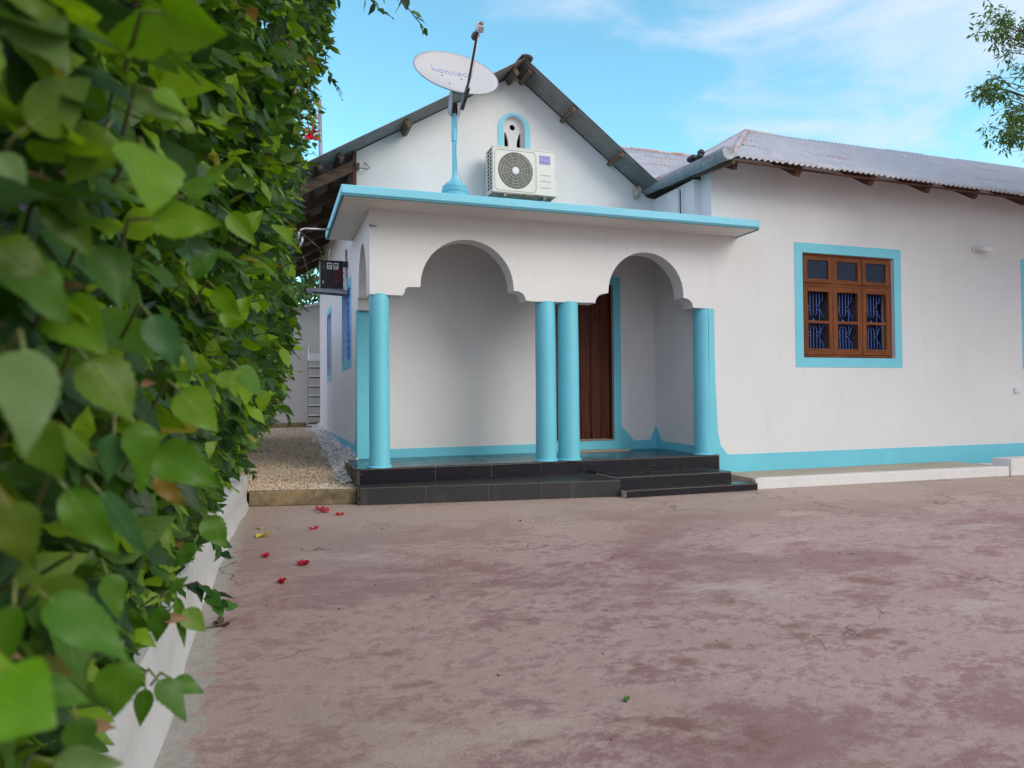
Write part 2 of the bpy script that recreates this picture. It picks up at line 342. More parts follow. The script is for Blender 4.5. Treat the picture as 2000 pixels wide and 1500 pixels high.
def attr_mat(name, rough=0.8, trans=0.0, veins=False, spec=0.5):
    mt, t, b = new_mat(name)
    a = t.nodes.new('ShaderNodeVertexColor'); a.layer_name = 'tint'
    col = a.outputs[0]
    if veins:
        uv = t.nodes.new('ShaderNodeUVMap'); uv.uv_map = 'uv'
        s = t.nodes.new('ShaderNodeSeparateXYZ'); t.links.new(uv.outputs[0], s.inputs[0])
        x = math_n(t, 'ABSOLUTE', math_n(t, 'SUBTRACT', s.outputs[0], 0.5))
        mid_ = ramp(t, x, [(0.0, 1.0), (0.022, 0.0)])
        # side veins run obliquely from the midrib
        ph = math_n(t, 'SUBTRACT', math_n(t, 'MULTIPLY', s.outputs[1], 7.0), math_n(t, 'MULTIPLY', x, 9.0))
        fr = math_n(t, 'ABSOLUTE', math_n(t, 'SUBTRACT', math_n(t, 'FRACT', ph), 0.5))
        sv = ramp(t, fr, [(0.0, 0.75), (0.10, 0.0)])
        vn = math_n(t, 'MAXIMUM', mid_, sv)
        mot = noise(t, coords(t), 90, 3)
        col = mixc(t, math_n(t, 'MULTIPLY', vn, 0.42), col, mixc(t, 1.0, col, (2.0, 1.7, 1.9), 'MULTIPLY'))
        col = mixc(t, ramp(t, mot, [(0.35, 0.35), (0.65, 0.0)]), col, mixc(t, 1.0, col, (0.6, 0.66, 0.6), 'MULTIPLY'))
        ge = t.nodes.new('ShaderNodeNewGeometry')
        back = mixc(t, 1.0, col, (1.25, 1.15, 1.5), 'MULTIPLY')
        col = mixc(t, ge.outputs['Backfacing'], col, back)
        bump(t, b, math_n(t, 'SUBTRACT', math_n(t, 'MULTIPLY', mot, 0.25), vn), 0.35, 0.0015)
    t.links.new(col, b.inputs['Base Color']); b.inputs['Roughness'].default_value = rough
    b.inputs['Specular IOR Level'].default_value = spec
    if trans:
        tr = t.nodes.new('ShaderNodeBsdfTranslucent'); mx = t.nodes.new('ShaderNodeMixShader'); mx.inputs[0].default_value = trans
        t.links.new(mixc(t, 1.0, col, (1.35, 1.45, 0.45), 'MULTIPLY'), tr.inputs[0])
        t.links.new(b.outputs[0], mx.inputs[1]); t.links.new(tr.outputs[0], mx.inputs[2])
        t.links.new(mx.outputs[0], t.nodes['Material Output'].inputs[0])
    return mt
M['leaf'] = attr_mat('hibiscus leaf', 0.38, 0.36, True, 0.30)
M['tree_leaf'] = attr_mat('tree leaflet', 0.5, 0.25)
M['stones'] = attr_mat('gravel stone', 0.9)
M['petal'] = attr_mat('red petal', 0.6, 0.3)
M['litter'] = attr_mat('fallen leaf', 0.7, 0.15)
M['petiole'] = painted('green petiole', (0.12, 0.14, 0.03), 0.5, 0.2, 0.1)
M['bark'] = wood('shrub bark', (0.07, 0.055, 0.04), (0.16, 0.13, 0.10), 'z', 0.9)

def mesh_np(name, V, F, mat, parent=None, tint=None, uv=None, smooth=False):
    """V (n,3), F (m,k) equal-size faces, tint (n,3) per vertex, uv (m*k,2)"""
    me = bpy.data.meshes.new(name); n = len(V); mf, k = F.shape
    me.vertices.add(n); me.vertices.foreach_set('co', V.astype(np.float32).ravel())
    me.loops.add(mf*k); me.loops.foreach_set('vertex_index', F.astype(np.int32).ravel())
    me.polygons.add(mf); me.polygons.foreach_set('loop_start', (np.arange(mf)*k).astype(np.int32)); me.polygons.foreach_set('loop_total', np.full(mf, k, np.int32))
    if smooth: me.polygons.foreach_set('use_smooth', np.ones(mf, bool))
    if uv is not None:
        l = me.uv_layers.new(name='uv'); l.data.foreach_set('uv', uv.astype(np.float32).ravel())
    if tint is not None:
        ca = me.color_attributes.new('tint', 'FLOAT_COLOR', 'POINT')
        c4 = np.ones((n, 4), np.float32); c4[:, :3] = tint; ca.data.foreach_set('color', c4.ravel())
    me.update(); me.validate()
    o = bpy.data.objects.new(name, me); COL.objects.link(o); me.materials.append(mat)
    if parent: attach(o, parent)
    return o

def grid_frame(xs, zs, solid, y0, y1, name, mats, parent, axis='y', bevel=0, hmat=None):
    """one connected slab in the x-z plane made of the cells where solid(i,j); openings elsewhere"""
    vid = {}; V = []; Fc = []; mi = []
    def P(i, j, k):
        key = (i, j, k)
        if key not in vid:
            vid[key] = len(V); y = (y0, y1)[k]; V.append((xs[i], y, zs[j]) if axis == 'y' else (y, xs[i], zs[j]))
        return vid[key]
    nx, nz = len(xs)-1, len(zs)-1
    S = lambda i, j: 0 <= i < nx and 0 <= j < nz and solid(i, j)
    for i in range(nx):
        for j in range(nz):
            if not S(i, j): continue
            hm = 1 if hmat and hmat(i, j) else 0; n0 = len(Fc)
            Fc.append((P(i,j,0), P(i+1,j,0), P(i+1,j+1,0), P(i,j+1,0))); Fc.append((P(i,j,1), P(i,j+1,1), P(i+1,j+1,1), P(i+1,j,1)))
            if not S(i-1, j): Fc.append((P(i,j,0), P(i,j+1,0), P(i,j+1,1), P(i,j,1)))
            if not S(i+1, j): Fc.append((P(i+1,j,0), P(i+1,j,1), P(i+1,j+1,1), P(i+1,j+1,0)))
            if not S(i, j-1): Fc.append((P(i,j,0), P(i,j,1), P(i+1,j,1), P(i+1,j,0)))
            if not S(i, j+1): Fc.append((P(i,j+1,0), P(i+1,j+1,0), P(i+1,j+1,1), P(i,j+1,1)))
            mi += [hm]*(len(Fc)-n0)
    me = bpy.data.meshes.new(name); me.from_pydata(V, [], Fc); me.update()
    for m_ in mats: me.materials.append(m_)
    me.polygons.foreach_set('material_index', mi)
    bm = bmesh.new(); bm.from_mesh(me); bmesh.ops.recalc_face_normals(bm, faces=bm.faces); bm.to_mesh(me); bm.free()
    o = bpy.data.objects.new(name, me); COL.objects.link(o)
    if bevel: md = o.modifiers.new('bevel', 'BEVEL'); md.width = bevel; md.segments = 2; md.limit_method = 'ANGLE'
    if parent: attach(o, parent)
    return o

# ------------------------------------------------------------ key dimensions (metres; camera at 0,0,1)
F = 0.32            # porch floor level
YF = 6.88           # facade plane
YB = 8.0            # gable wall / porch back wall
XL = 0.905          # left side wall
XR = 4.78           # start of the right wing
XE = 14.5           # far right end

# ------------------------------------------------------------ ground
me = B().add([(-400,-400,0),(400,-400,0),(400,400,0),(-400,400,0)], [(0,1,2,3)])
g = me.build('courtyard_floor', M['ground']); tag(g, 'worn red and pink painted concrete courtyard floor', kind='structure')

# ------------------------------------------------------------ HOUSE
house = thing('house', (4.5, 8, 0), 'white single storey house with turquoise trim, arched porch and zinc roofs', 'house')

def arc(cx, cz, rx, rz, a0, a1, n):
    return [(cx + rx*math.cos(R(a0 + (a1-a0)*i/n)), cz + rz*math.sin(R(a0 + (a1-a0)*i/n))) for i in range(n+1)]
# front lintel with the two scalloped arches (x,z) seen from the front
TOP = 2.86
pts = [(XL, TOP), (XL, 2.0), (1.225, 2.0), (1.243, 2.03), (1.252, 2.066), (1.275, 2.085), (1.400, 2.09)]
pts += arc(1.89, 2.105, 0.487, 0.485, 180, 0, 40)
pts += [(2.377, 2.092)] + arc(2.405, 1.995, 0.105, 0.095, 86, 0, 8)
pts += [(2.60, 1.99), (3.29, 2.0)]
pts += arc(3.42, 1.995, -0.115, 0.11, 0, 68, 8) + [(3.455, 2.11)]
pts += arc(3.93, 2.125, 0.468, 0.455, 180, 0, 40)
pts += [(4.395, 2.098)] + arc(4.415, 1.99, 0.105, 0.1, 84, 0, 8)
pts += [(4.60, 1.985), (XR, 1.985), (XR, TOP)]
fw = B(); fw.prism(pts, 'y', YF, YF+0.2)
# right wing facade with two window openings
WX0, WX1, WZ0, WZ1 = 6.05, 7.47, 1.44, 2.705
V0, V1 = 9.85, 11.27
WT = 3.75
front = fw.build('porch_arches', M['wall'], house)
grid_frame([XR, WX0, WX1, V0, V1, XE], [0, WZ0, WZ1, WT], lambda i, j: not (j == 1 and i in (1, 3)), YF, YF+0.2, 'front_wall', [M['wall']], house)

# side arch lintel (plane x), foot at the back
sp = [(YF+0.2, TOP), (YF+0.2, 1.97), (7.10, 2.0), (7.12, 2.06)] + arc(7.46, 2.12, 0.33, 0.49, 180, 0, 28)[0:] + [(7.80, 2.09), (7.86, 2.08), (7.88, 1.966), (YB, 1.966), (YB, TOP)]
sp = [(y, z) for y, z in sp]
B().prism(sp, 'x', XL, XL+0.2).build('porch_side_arch', M['wall'], house)
# back wall of the porch = gable wall, split along the vent axis, with arched vent opening
VC, VR, VZ = 2.785, 0.135, 4.235
slL = (4.905-3.373)/(2.80-0.236); slR = (4.905-3.657)/(4.48-2.80)
def roof_z(x, off=0.0):
    return (4.905 - (2.80-x)*slL if x < 2.80 else 4.905 - (x-2.80)*slR) - off
left = [(XL, 0.0), (VC, 0.0), (VC, 3.72), (VC-VR, 3.72)] + arc(VC, VZ, VR, VR*1.15, 180, 90, 10) + [(VC, roof_z(2.78, 0.02)), (XL, roof_z(XL, 0.02))]
right = [(VC, 0.0), (5.2, 0.0), (5.2, 3.0), (4.62, 3.40), (4.45, roof_z(4.45, 0.02)), (2.80, roof_z(2.80, 0.02)), (VC, roof_z(2.785, 0.02))] + arc(VC, VZ, VR, VR*1.15, 90, 0, 10) + [(VC+VR, 3.72), (VC, 3.72)]
# door opening cut: x 3.42..4.08, z .44..2.40 -> split the right half under z=3
DX0, DX1, DZ0, DZ1 = 3.30, 4.085, 0.44, 2.40
right = [(VC, DZ1), (5.2, DZ1), (5.2, 3.52), (4.60, 3.54), (4.45, roof_z(4.45, 0.02))] + right[5:]
gw = B(); gw.prism(left, 'y', YB, YB+0.2); gw.prism(right, 'y', YB, YB+0.2)
gw.box(VC, DX0, YB, YB+0.2, 0, DZ1); gw.box(DX1, 5.2, YB, YB+0.2, 0, DZ1); gw.box(DX0, DX1, YB, YB+0.2, 0, DZ0)
gable = gw.build('gable_wall', M['wall'], house)
# side wall going back, with two blue shuttered windows
SW = [(8.62, 9.58, 1.46, 2.34), (11.5, 12.2, 1.37, 2.36)]
YE = 14.2
zt = roof_z(XL, 0.03)
grid_frame([YB+0.2, SW[0][0], SW[0][1], SW[1][0], SW[1][1], YE], [0, SW[1][2], SW[0][2], SW[0][3], SW[1][3], zt],
           lambda i, j: not ((i == 1 and j == 2) or (i == 3 and j in (1, 2, 3))), XL, XL+0.2, 'side_wall', [M['wall']], house, axis='x')
B().box(XL+0.2, 5.2, YE-0.2, YE, 0, 3.4).build('rear_gable_wall', M['wall'], house)
# right wing: return wall above / inside the porch, plus back volume
rw = B(); rw.box(XR-0.10, XR+0.1, YF+0.2, YB, 0.0, 3.52)
rw.build('return_wall', M['wall'], house)
B().box(XR-0.13, XR-0.10, 7.38, 7.62, 2.92, 3.50).build('wall_pier', M['wall'], house, bevel=0.008)
B().tube([(XR-0.14, 7.30, 3.45), (XR-0.145, 7.29, 3.2), (XR-0.14, 7.30, 2.92)], 0.007, 6).build('cable', M['black'], house)
rb = B(); rb.box(XE-0.2, XE, YF+0.2, 10.2, 0, 3.7); rb.box(XR+0.3, XE-0.2, 10.0, 10.2, 0, 3.7)
rb.build('rear_wall', M['wall'], house)

# ---- porch floor and steps : grey bed + black tiles with real joints
def tiled(name, x0, x1, yfl, yfr, yb, z0, z1, joints, mat, side_mat=None, top_rows=(0.45,), parent=house, joints_top=None):
    """a step: front edge runs from (x0,yfl) to (x1,yfr)"""
    def yf(x): return yfl + (yfr-yfl)*(x-x0)/(x1-x0)
    b = B(); t_ = 0.006; gp = 0.003
    b.prism([(x0+t_, yfl+t_+0.002), (x1-t_, yfr+t_+0.002), (x1-t_, yb), (x0+t_, yb)], 'z', z0, z1-t_)
    bed = b.build(name, M['grout'], parent)
    xs = [x0] + list(joints) + [x1]; tt = B()
    for a, c in zip(xs[:-1], xs[1:]):                 # risers
        a_, c_ = a + (gp if a != x0 else 0), c - (gp if c != x1 else 0)
        tt.prism([(a_, yf(a_)), (c_, yf(c_)), (c_, yf(c_)+t_), (a_, yf(a_)+t_)], 'z', z0+0.004, z1-t_-0.007)
    xt = [x0] + list(joints_top or joints) + [x1]
    for a, c in zip(xt[:-1], xt[1:]):                 # treads
        a_, c_ = a + (gp if a != x0 else 0), c - (gp if c != x1 else 0)
        yy = [0.0] + list(top_rows) + [99]
        for u0, u1 in zip(yy[:-1], yy[1:]):
            def q(x, u): return min(yb, yf(x) + u)
            if q(a_, u0) >= yb - 0.01: continue
            g0 = gp if u0 > 0 else -0.004; g1 = gp if u1 < 99 else 0
            tt.prism([(a_, q(a_, u0)+g0), (c_, q(c_, u0)+g0), (c_, q(c_, u1)-g1), (a_, q(a_, u1)-g1)], 'z', z1-t_, z1)
    tl = tt.build('tiles', mat, bed, bevel=0.0012)
    return bed
pf = tiled('porch_floor', 0.80, 4.83, 6.87, 6.87, YB-0.001, 0.0, F, [1.54, 2.12, 2.66, 3.15, 3.72, 4.33], M['tile'], top_rows=(0.30, 0.88))
# left strip of the floor beside the side wall corner, with rough plinth
B().prism([(0.745, 7.66), (0.775, 6.90), (0.80, 6.88), (0.905, 6.9), (0.905, 7.66)], 'z', F-0.012, F-0.001).build('floor_edge', M['tile'], pf)
def rough_block(pts, z0, z1, amp, seed, n=22, m_=7):
    rr = random.Random(seed); b = B(); P_ = []
    for i in range(len(pts)-1):
        for k in range(n): P_.append(Vector(pts[i]).lerp(Vector(pts[i+1]), k/n))
    P_.append(Vector(pts[-1])); vs = []; fs = []
    for j in range(m_+1):
        z = z0 + (z1-z0)*j/m_
        for p in P_: vs.append((p.x + rr.uniform(-amp, amp), p.y + rr.uniform(-amp, amp), z + rr.uniform(-amp, amp)*0.4))
    n_ = len(P_)
    for j in range(m_):
        for i in range(n_-1): fs.append((j*n_+i, j*n_+i+1, (j+1)*n_+i+1, (j+1)*n_+i))
    return b.add(vs, fs)
rough_block([(0.76, 7.9), (0.765, 7.3), (0.785, 6.90), (0.80, 6.876)], 0, F-0.012, 0.012, 3).build('plinth_side', M['rubble_side'], house)
tiled('step', 0.775, 3.27, 6.668, 6.28, 6.872, 0.0, 0.17, [1.38, 1.97, 2.48, 3.0], M['tile_old'], top_rows=(0.8,))
tiled('step', 3.275, 4.60, 6.33, 6.33, 6.872, 0.0, 0.192, [3.72, 4.20], M['tile'], top_rows=(0.30,))
tiled('step', 3.275, 4.80, 6.16, 6.16, 6.332, 0.0, 0.080, [3.98, 4.46], M['tile'], top_rows=(0.45,))
rough_block([(0.766, 6.86), (0.770, 6.67)], 0, 0.168, 0.008, 9, 10, 5).build('step_side', M['rubble_side'], house)

# ---- columns
def column(cx, cy, r, z1, lean=0.0):
    prof = [(r*1.22, 0.0), (r*1.20, 0.010), (r*1.06, 0.020), (r*1.04, 0.10)]
    H_ = z1 - F
    for i in range(14):
        t = i/13; prof.append((r*(1.03 - 0.05*t + 0.008*math.sin(t*9+cx*5)), 0.12 + (H_-0.12)*t))
    prof[-1] = (prof[-1][0], H_)
    b = B(); b.lathe(prof, (cx, cy, F), 40)
    b.v = [(x + lean*(z-F), y, z) for x, y, z in b.v]
    return b.build('column', M['teal'], house, smooth=True, auto=True)
column(1.006, YF+0.083, 0.098, 2.012)
column(2.755, YF+0.088, 0.105, 1.998)
column(3.018, YF+0.088, 0.112, 2.005)
column(4.71, YF+0.105, 0.105, 1.99)
# flat turquoise strip that joins the right column to the wall, flaring into the skirting
B().prism([(4.72, 1.985), (4.795, 1.985), (4.80, 1.2), (4.828, 0.56), (4.862, 0.42), (4.955, F-0.005), (4.72, F-0.005)], 'y', YF-0.004, YF+0.02).build('painted_jamb', M['teal'], house)
B().box(4.68, 4.70, YF+0.10, YF+0.22, F, 1.985).build('painted_jamb', M['teal'], house)
# rear left pilaster + flare on the side wall
B().box(XL-0.003, XL+0.2, YB-0.06, YB-0.001, F, 1.966).build('pilaster', M['teal'], house, bevel=0.006)
B().prism([(YB-0.058, 1.966), (YB+0.03, 1.966), (YB+0.05, 1.2), (YB+0.09, 0.7), (YB+0.22, 0.47), (YE, 0.45), (YE, 0.20), (YB-0.058, 0.20)], 'x', XL-0.005, XL).build('side_skirting', M['teal'], house)

# ---- skirting
sk = B().prism([(XL+0.2, F), (3.22, F), (3.22, 0.425), (XL+0.2, 0.42)], 'y', YB-0.004, YB+0.01)
sk.prism([(4.19, F), (XR-0.1, F), (XR-0.1, 0.62), (4.60, 0.435), (4.36, 0.43), (4.19, 0.62)], 'y', YB-0.004, YB+0.01)
sk.prism([(YB, F), (YB, 0.62), (YB-0.16, 0.425), (YF+0.2, 0.41), (YF+0.2, F)], 'x', XR-0.104, XR-0.1)
sk.prism([(4.84, 0.065), (XE, 0.065), (XE, 0.305), (4.84, F-0.006)], 'y', YF-0.006, YF+0.01)
sk.build('skirting', M['teal'], house)

# ---- porch roof slab
SB = 2.826
slab_poly = [(0.61, 6.45), (5.06, 6.45), (5.10, 6.47), (5.12, 6.51), (5.12, YF+0.19)]
b = B()
outl = [(0.61, 6.45), (5.05, 6.45), (5.095, 6.462), (5.118, 6.50), (5.125, YF-0.0005), (XR-0.1, YF-0.0005), (XR-0.1, YB-0.002), (XL-0.002, YB-0.002), (XL-0.002, 8.35), (0.61, 8.35)]
slab = b.prism(outl, 'z', SB, SB+0.07).build('porch_roof', M['soffit'], house, bevel=0.006)
b = B()
o2 = [(0.60, 6.44), (5.055, 6.44), (5.105, 6.455), (5.130, 6.498), (5.137, YF-0.0006), (XR-0.1, YF-0.0006), (XR-0.1, YB-0.003), (XL-0.003, YB-0.003), (XL-0.003, 8.36), (0.60, 8.36)]
b.prism(o2, 'z', SB+0.012, SB+0.092)
b.build('fascia_band', M['teal_band'], slab, bevel=0.009, seg=3)
b = B(); o3 = [(0.605, 6.444), (5.052, 6.444), (5.10, 6.458), (5.124, 6.50), (5.131, YF-0.0004), (5.112, YF-0.0004), (5.108, 6.505), (5.09, 6.478), (5.05, 6.466), (0.628, 6.466), (0.628, 8.355), (0.605, 8.355)]
b.prism(o3, 'z', SB-0.007, SB+0.0121)
b.build('drip_line', M['teal_dark'], slab)  # drip edge coloured dark to paint the shading line under the band
# small drain spout on the corner
B().prism([(0.90, 2.655), (0.975, 2.663), (0.90, 2.676)], 'y', YF-0.03, YF+0.0).build('nail_plate', M['galv'], house)

# ---- door
door = B()
n_ = 5; dxs = [DX0+0.02, 3.50, 3.66, 3.80, 3.93, DX1-0.02]
for i, (a, c) in enumerate(zip(dxs[:-1], dxs[1:])):
    door.box(a+0.004, c-0.004, YB+0.065 - 0.010*(i % 2), YB+0.11, DZ0+0.02, DZ1-0.02)
door.box(DX0+0.02, DX1-0.02, YB+0.10, YB+0.115, DZ0+0.02, DZ1-0.02)
door_o = door.build('door', M['wood_door'], house, bevel=0.006)
grid_frame([3.20, 3.30, DX1, 4.187], [F, DZ0, DZ1, 2.50], lambda i, j: not (i == 1 and j == 1), YB-0.007, YB+0.008, 'trim', [M['teal']], door_o)
grid_frame([DX0, DX0+0.02, DX1-0.02, DX1], [DZ0, DZ1-0.02, DZ1], lambda i, j: i != 1 or j == 1, YB+0.04, YB+0.13, 'frame', [M['wood_door']], door_o)
ml = B()
for x in (3.50, 3.66, 3.80, 3.93):
    ml.tube([(x + 0.004*math.sin(z*2.3+x*7), YB+0.058, z) for z in np.linspace(DZ0+0.02, DZ1-0.02, 14)], 0.0075, 8)
ml.build('moulding', M['wood_door'], door_o, smooth=True)
B().box(DX0-0.0, DX1, YB-0.012, YB+0.06, DZ0, DZ0+0.018).build('sill', M['wood_pale'], door_o, bevel=0.003)
ds = B().box(3.36, 4.18, YB-0.24, YB-0.007, F, F+0.014)
ds.build('doorstep', M['beige'], house, bevel=0.004)

# ---- front window
def make_window(x0, x1, z0, z1, y, with_detail=True, ox=0.118, parent=house):
    e = ox; d = y + 0.035; t_ = 0.028; fx1 = x1 - 0.012; fz0 = z0 + 0.008
    hz = z1 - (z1-z0)*0.295
    win_o = grid_frame([x0, x0+t_, fx1-t_, fx1], [fz0, fz0+t_, hz-0.016, hz+0.016, z1-t_, z1], lambda i, j: i != 1 or j in (0, 2, 4), d, d+0.07, 'window', [M['wood_win'], M['wood_win_h']], parent, bevel=0.003, hmat=lambda i, j: i == 1)
    grid_frame([x0-e, x0, x1, x1+e], [z0-e, z0, z1, z1+e], lambda i, j: not (i == 1 and j == 1), y-0.005, y+0.006, 'trim', [M['teal']], win_o, bevel=0.002)
    cw = (fx1 - x0 - 2*t_)/3
    bk = B(); bk.box(x0, fx1, d+0.16, d+0.17, z0, z1); bk.build('room_dark_panel', M['navy'], win_o)  # dark backing panel standing in for the unlit interior
    for i in range(3):
        a = x0 + t_ + i*cw; c = a + cw
        s = 0.070; yo = d - 0.012 + 0.003*(i % 2)
        bot = fz0+t_; top = hz-0.016; midz = bot + (top-bot)*0.475
        grid_frame([a+0.002, a+s, c-s, c-0.002], [bot+0.002, bot+0.075, midz-0.017, midz+0.017, top-0.07, top-0.002], lambda i, j: i != 1 or j in (0, 2, 4), yo, yo+0.035, 'sash', [M['wood_win'], M['wood_win_h']], win_o, bevel=0.003, hmat=lambda i, j: i == 1)
        for hzz in (bot+0.15, top-0.15): B().box(c-0.006, c+0.006, yo-0.004, yo+0.01, hzz-0.03, hzz+0.03).build('hinge', M['steel_dark'], win_o)
        s2 = 0.066; tb, tt_ = hz+0.016, z1-t_
        grid_frame([a+0.002, a+s2, c-s2, c-0.002], [tb+0.002, tb+0.052, tt_-0.05, tt_-0.002], lambda i, j: i != 1 or j != 1, yo, yo+0.035, 'sash', [M['wood_win'], M['wood_win_h']], win_o, bevel=0.003, hmat=lambda i, j: i == 1)
        B().box(a+s2-0.01, c-s2+0.01, yo+0.016, yo+0.022, tb+0.04, tt_-0.04).build('pane', M['glass_blue'], win_o)
        # grille: symmetrical wrought pattern
        gr = B(); gy = d+0.065; gx0, gx1 = a+s-0.01, c-s+0.01; gm = (gx0+gx1)/2 - 0.012; r = 0.0042
        def T(p): gr.tube([(x, gy, z) for x, z in p], r, 6)
        k = 0.047
        zb, zt_ = bot+0.01, top-0.01; h = zt_-zb; zc = zb + h*0.5
        for sgn in (1, -1):
            zz = lambda q: zc + sgn*q*h*0.5
            T([(gm, zz(0.98)), (gm, zz(0.20))])
            T([(gm-k, zz(0.98)), (gm-k, zz(0.24)), (gm-k+0.012, zz(0.17)), (gm+k-0.012, zz(0.17)), (gm+k, zz(0.24)), (gm+k, zz(0.98))])
            for e_ in (-1, 1):
                T([(gm+e_*2*k, zz(0.98)), (gm+e_*2*k, zz(0.52)), (gm+e_*1.5*k, zz(0.44)), (gm+e_*k, zz(0.44))])
                T([(gm+e_*k, zz(0.34)), (gm+e_*1.7*k, zz(0.34)), (gm+e_*2*k, zz(0.28)), (gm+e_*2*k, zz(0.02))])
            T([(gm+2*k, zz(0.42)), (gm+2.4*k, zz(0.28)), (gm+3.0*k, zz(0.16)), (gm+3.4*k, zz(0.12))])
            T([(gm+3.0*k, zz(0.98)), (gm+3.0*k, zz(0.66)), (gm+2.6*k, zz(0.60)), (gm+2*k, zz(0.60))])
        gr.lathe([(0.001, -0.03), (0.014, -0.01), (0.014, 0.01), (0.001, 0.03)], (gm, gy, zc), 10)
        gr.build('grille', M['bars'], win_o, smooth=True, auto=True)
    return win_o
mt, t, bb = new_mat('blue tinted glass'); M['glass_blue'] = mt
t.links.new(ramp(t, noise(t, coords(t), 30, 4), [(0.3, (0.006, 0.013, 0.035)), (0.7, (0.012, 0.028, 0.065))]), bb.inputs['Base Color']); bb.inputs['Roughness'].default_value = 0.3; bb.inputs['Specular IOR Level'].default_value = 0.12
make_window(WX0, WX1, WZ0, WZ1, YF)
make_window(V0, V1, WZ0, WZ1, YF)

# ---- side windows
for (y0, y1, z0, z1) in SW:
    wb = B(); wb.box(XL+0.06, XL+0.09, y0, y1, z0, z1)
    for k in range(1, 9): wb.box(XL+0.052, XL+0.06, y0, y1, z0+(z1-z0)*k/9-0.004, z0+(z1-z0)*k/9+0.004)
    wo = wb.build('window', M['blue_shutter'], house)
    e = 0.1; grid_frame([y0-e, y0, y1, y1+e], [z0-e, z0, z1, z1+e], lambda i, j: not (i == 1 and j == 1), XL-0.006, XL+0.004, 'trim', [M['teal']], wo, axis='x')

# ---- gable vent
vt = B()
vp_ = [(VC-VR, 3.72)] + arc(VC, VZ, VR, VR*1.15, 180, 0, 24) + [(VC+VR, 3.72)]
# pierced screen: build as left / right halves around circle and two slots
cz, cr = 4.268, 0.036
def slot(s):   # petal shaped slot polygon points from bottom to top, s=-1 left, 1 right
    return [(VC + s*0.050, 3.80), (VC + s*0.105, 3.80), (VC + s*0.105, 4.195), (VC + s*0.097, 4.195), (VC + s*0.075, 4.165), (VC + s*0.056, 4.10)]
for s in (-1, 1):
    outer = [(VC + s*abs(p[0]-VC), p[1]) for p in arc(VC, VZ, VR, VR*1.15, 90, 0, 12)] + [(VC+s*VR, 3.72)]
    circ = [(VC + s*cr*math.sin(R(k*18)), cz + cr*math.cos(R(k*18))) for k in range(0, 11)]   # top -> bottom through s side
    # upper part above z=4.2
    up = circ + [(VC, 4.2), (VC + s*VR, 4.2)] + [(VC + s*abs(p[0]-VC), p[1]) for p in arc(VC, VZ, VR, VR*1.15, 0, 90, 12)]
    vt.prism(up, 'y', YB+0.06, YB+0.09)
    # strips: centre and outer, with slot between
    vt.prism([(VC, 4.2), (VC+s*0.090, 4.2), (VC+s*0.075, 4.165), (VC+s*0.056, 4.10), (VC+s*0.048, 3.95), (VC+s*0.05, 3.72), (VC, 3.72)], 'y', YB+0.06, YB+0.09)
    vt.prism([(VC+s*0.105, 4.2), (VC+s*VR, 4.2), (VC+s*VR, 3.72), (VC+s*0.105, 3.72)], 'y', YB+0.06, YB+0.09)
vent = vt.build('vent', M['wall'], house)
vo_ = [(VC-0.205, 3.70)] + arc(VC, 4.215, 0.205, 0.205, 180, 0, 24) + [(VC+0.205, 3.70)]
vi_ = [(VC+VR, 3.70)] + arc(VC, VZ, VR, VR*1.15, 0, 180, 24) + [(VC-VR, 3.70)]
tv = B()
n_ = 24
for i in range(len(vo_)-1):
    a, c = vo_[i], vo_[i+1]; vi2 = vi_[::-1]; d_, e_ = vi2[i+1], vi2[i]
    tv.prism([a, c, d_, e_], 'y', YB-0.008, YB)
tv.build('trim', M['teal_band'], vent)
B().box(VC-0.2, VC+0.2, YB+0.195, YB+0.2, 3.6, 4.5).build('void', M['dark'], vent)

# ---- corrugated roof sheets
def corrugated(P0, U, Vv, uEnd, top, amp=0.010, wl=0.078, rows=4, sub=8, wob=0.004, seed=1, u0=0.0):
    """P0 eave start, U unit along eave, Vv unit up slope, top(u)->length"""
    P0, U, Vv = Vector(P0), Vector(U).normalized(), Vector(Vv).normalized(); Nn = U.cross(Vv).normalized()
    if Nn.z < 0: Nn = -Nn
    n = int((uEnd-u0)/wl*sub); vs = []; fs = []
    rr = random.Random(seed); sh = [rr.uniform(-1, 1) for _ in range(400)]
    for i in range(n+1):
        u = u0 + (uEnd-u0)*i/n; L = top(u); w_ = amp*math.sin(2*math.pi*u/wl)
        sheet = int(u/0.72)
        for j in range(rows+1):
            v = L*j/rows
            e = -0.018*(sh[sheet % 400]) if j == 0 else 0
            vs.append(P0 + U*u + Vv*(v+e) + Nn*(w_ + wob*sh[(sheet*3+j) % 400] + (0.004 if sheet % 2 else 0)))
    for i in range(n):
        for j in range(rows): fs.append((i*(rows+1)+j, (i+1)*(rows+1)+j, (i+1)*(rows+1)+j+1, i*(rows+1)+j+1))
    return B().add(vs, fs)
AP = Vector((2.80, 7.6, 4.91)); LE = Vector((0.236, 7.6, 3.373)); RE = Vector((4.52, 7.6, 3.627))
Lh = (AP-LE).length; Rh = (AP-RE).length
gr_ = corrugated(LE, (0,1,0), AP-LE, 7.0, lambda u: Lh, seed=2).build('gable_roof', M['roof_under'], house, smooth=True, solid=0.003)
corrugated(RE, (0,1,0), AP-RE, 7.0, lambda u: Rh, seed=4).build('roof_slope', M['roof_under'], gr_, smooth=True, solid=0.003)
cp = B()
pr = [(0.085*math.cos(R(a)), 0.04*math.sin(R(a))-0.012) for a in range(-10, 191, 20)]
vs = []; 
for y in np.linspace(7.57, 14.6, 30):
    for (px, pz) in pr: vs.append((2.80+px*(1+0.1*math.sin(y*9)), y, 4.915+pz))
k = len(pr); fs = [(i*k+j, (i+1)*k+j, (i+1)*k+j+1, i*k+j+1) for i in range(29) for j in range(k-1)]
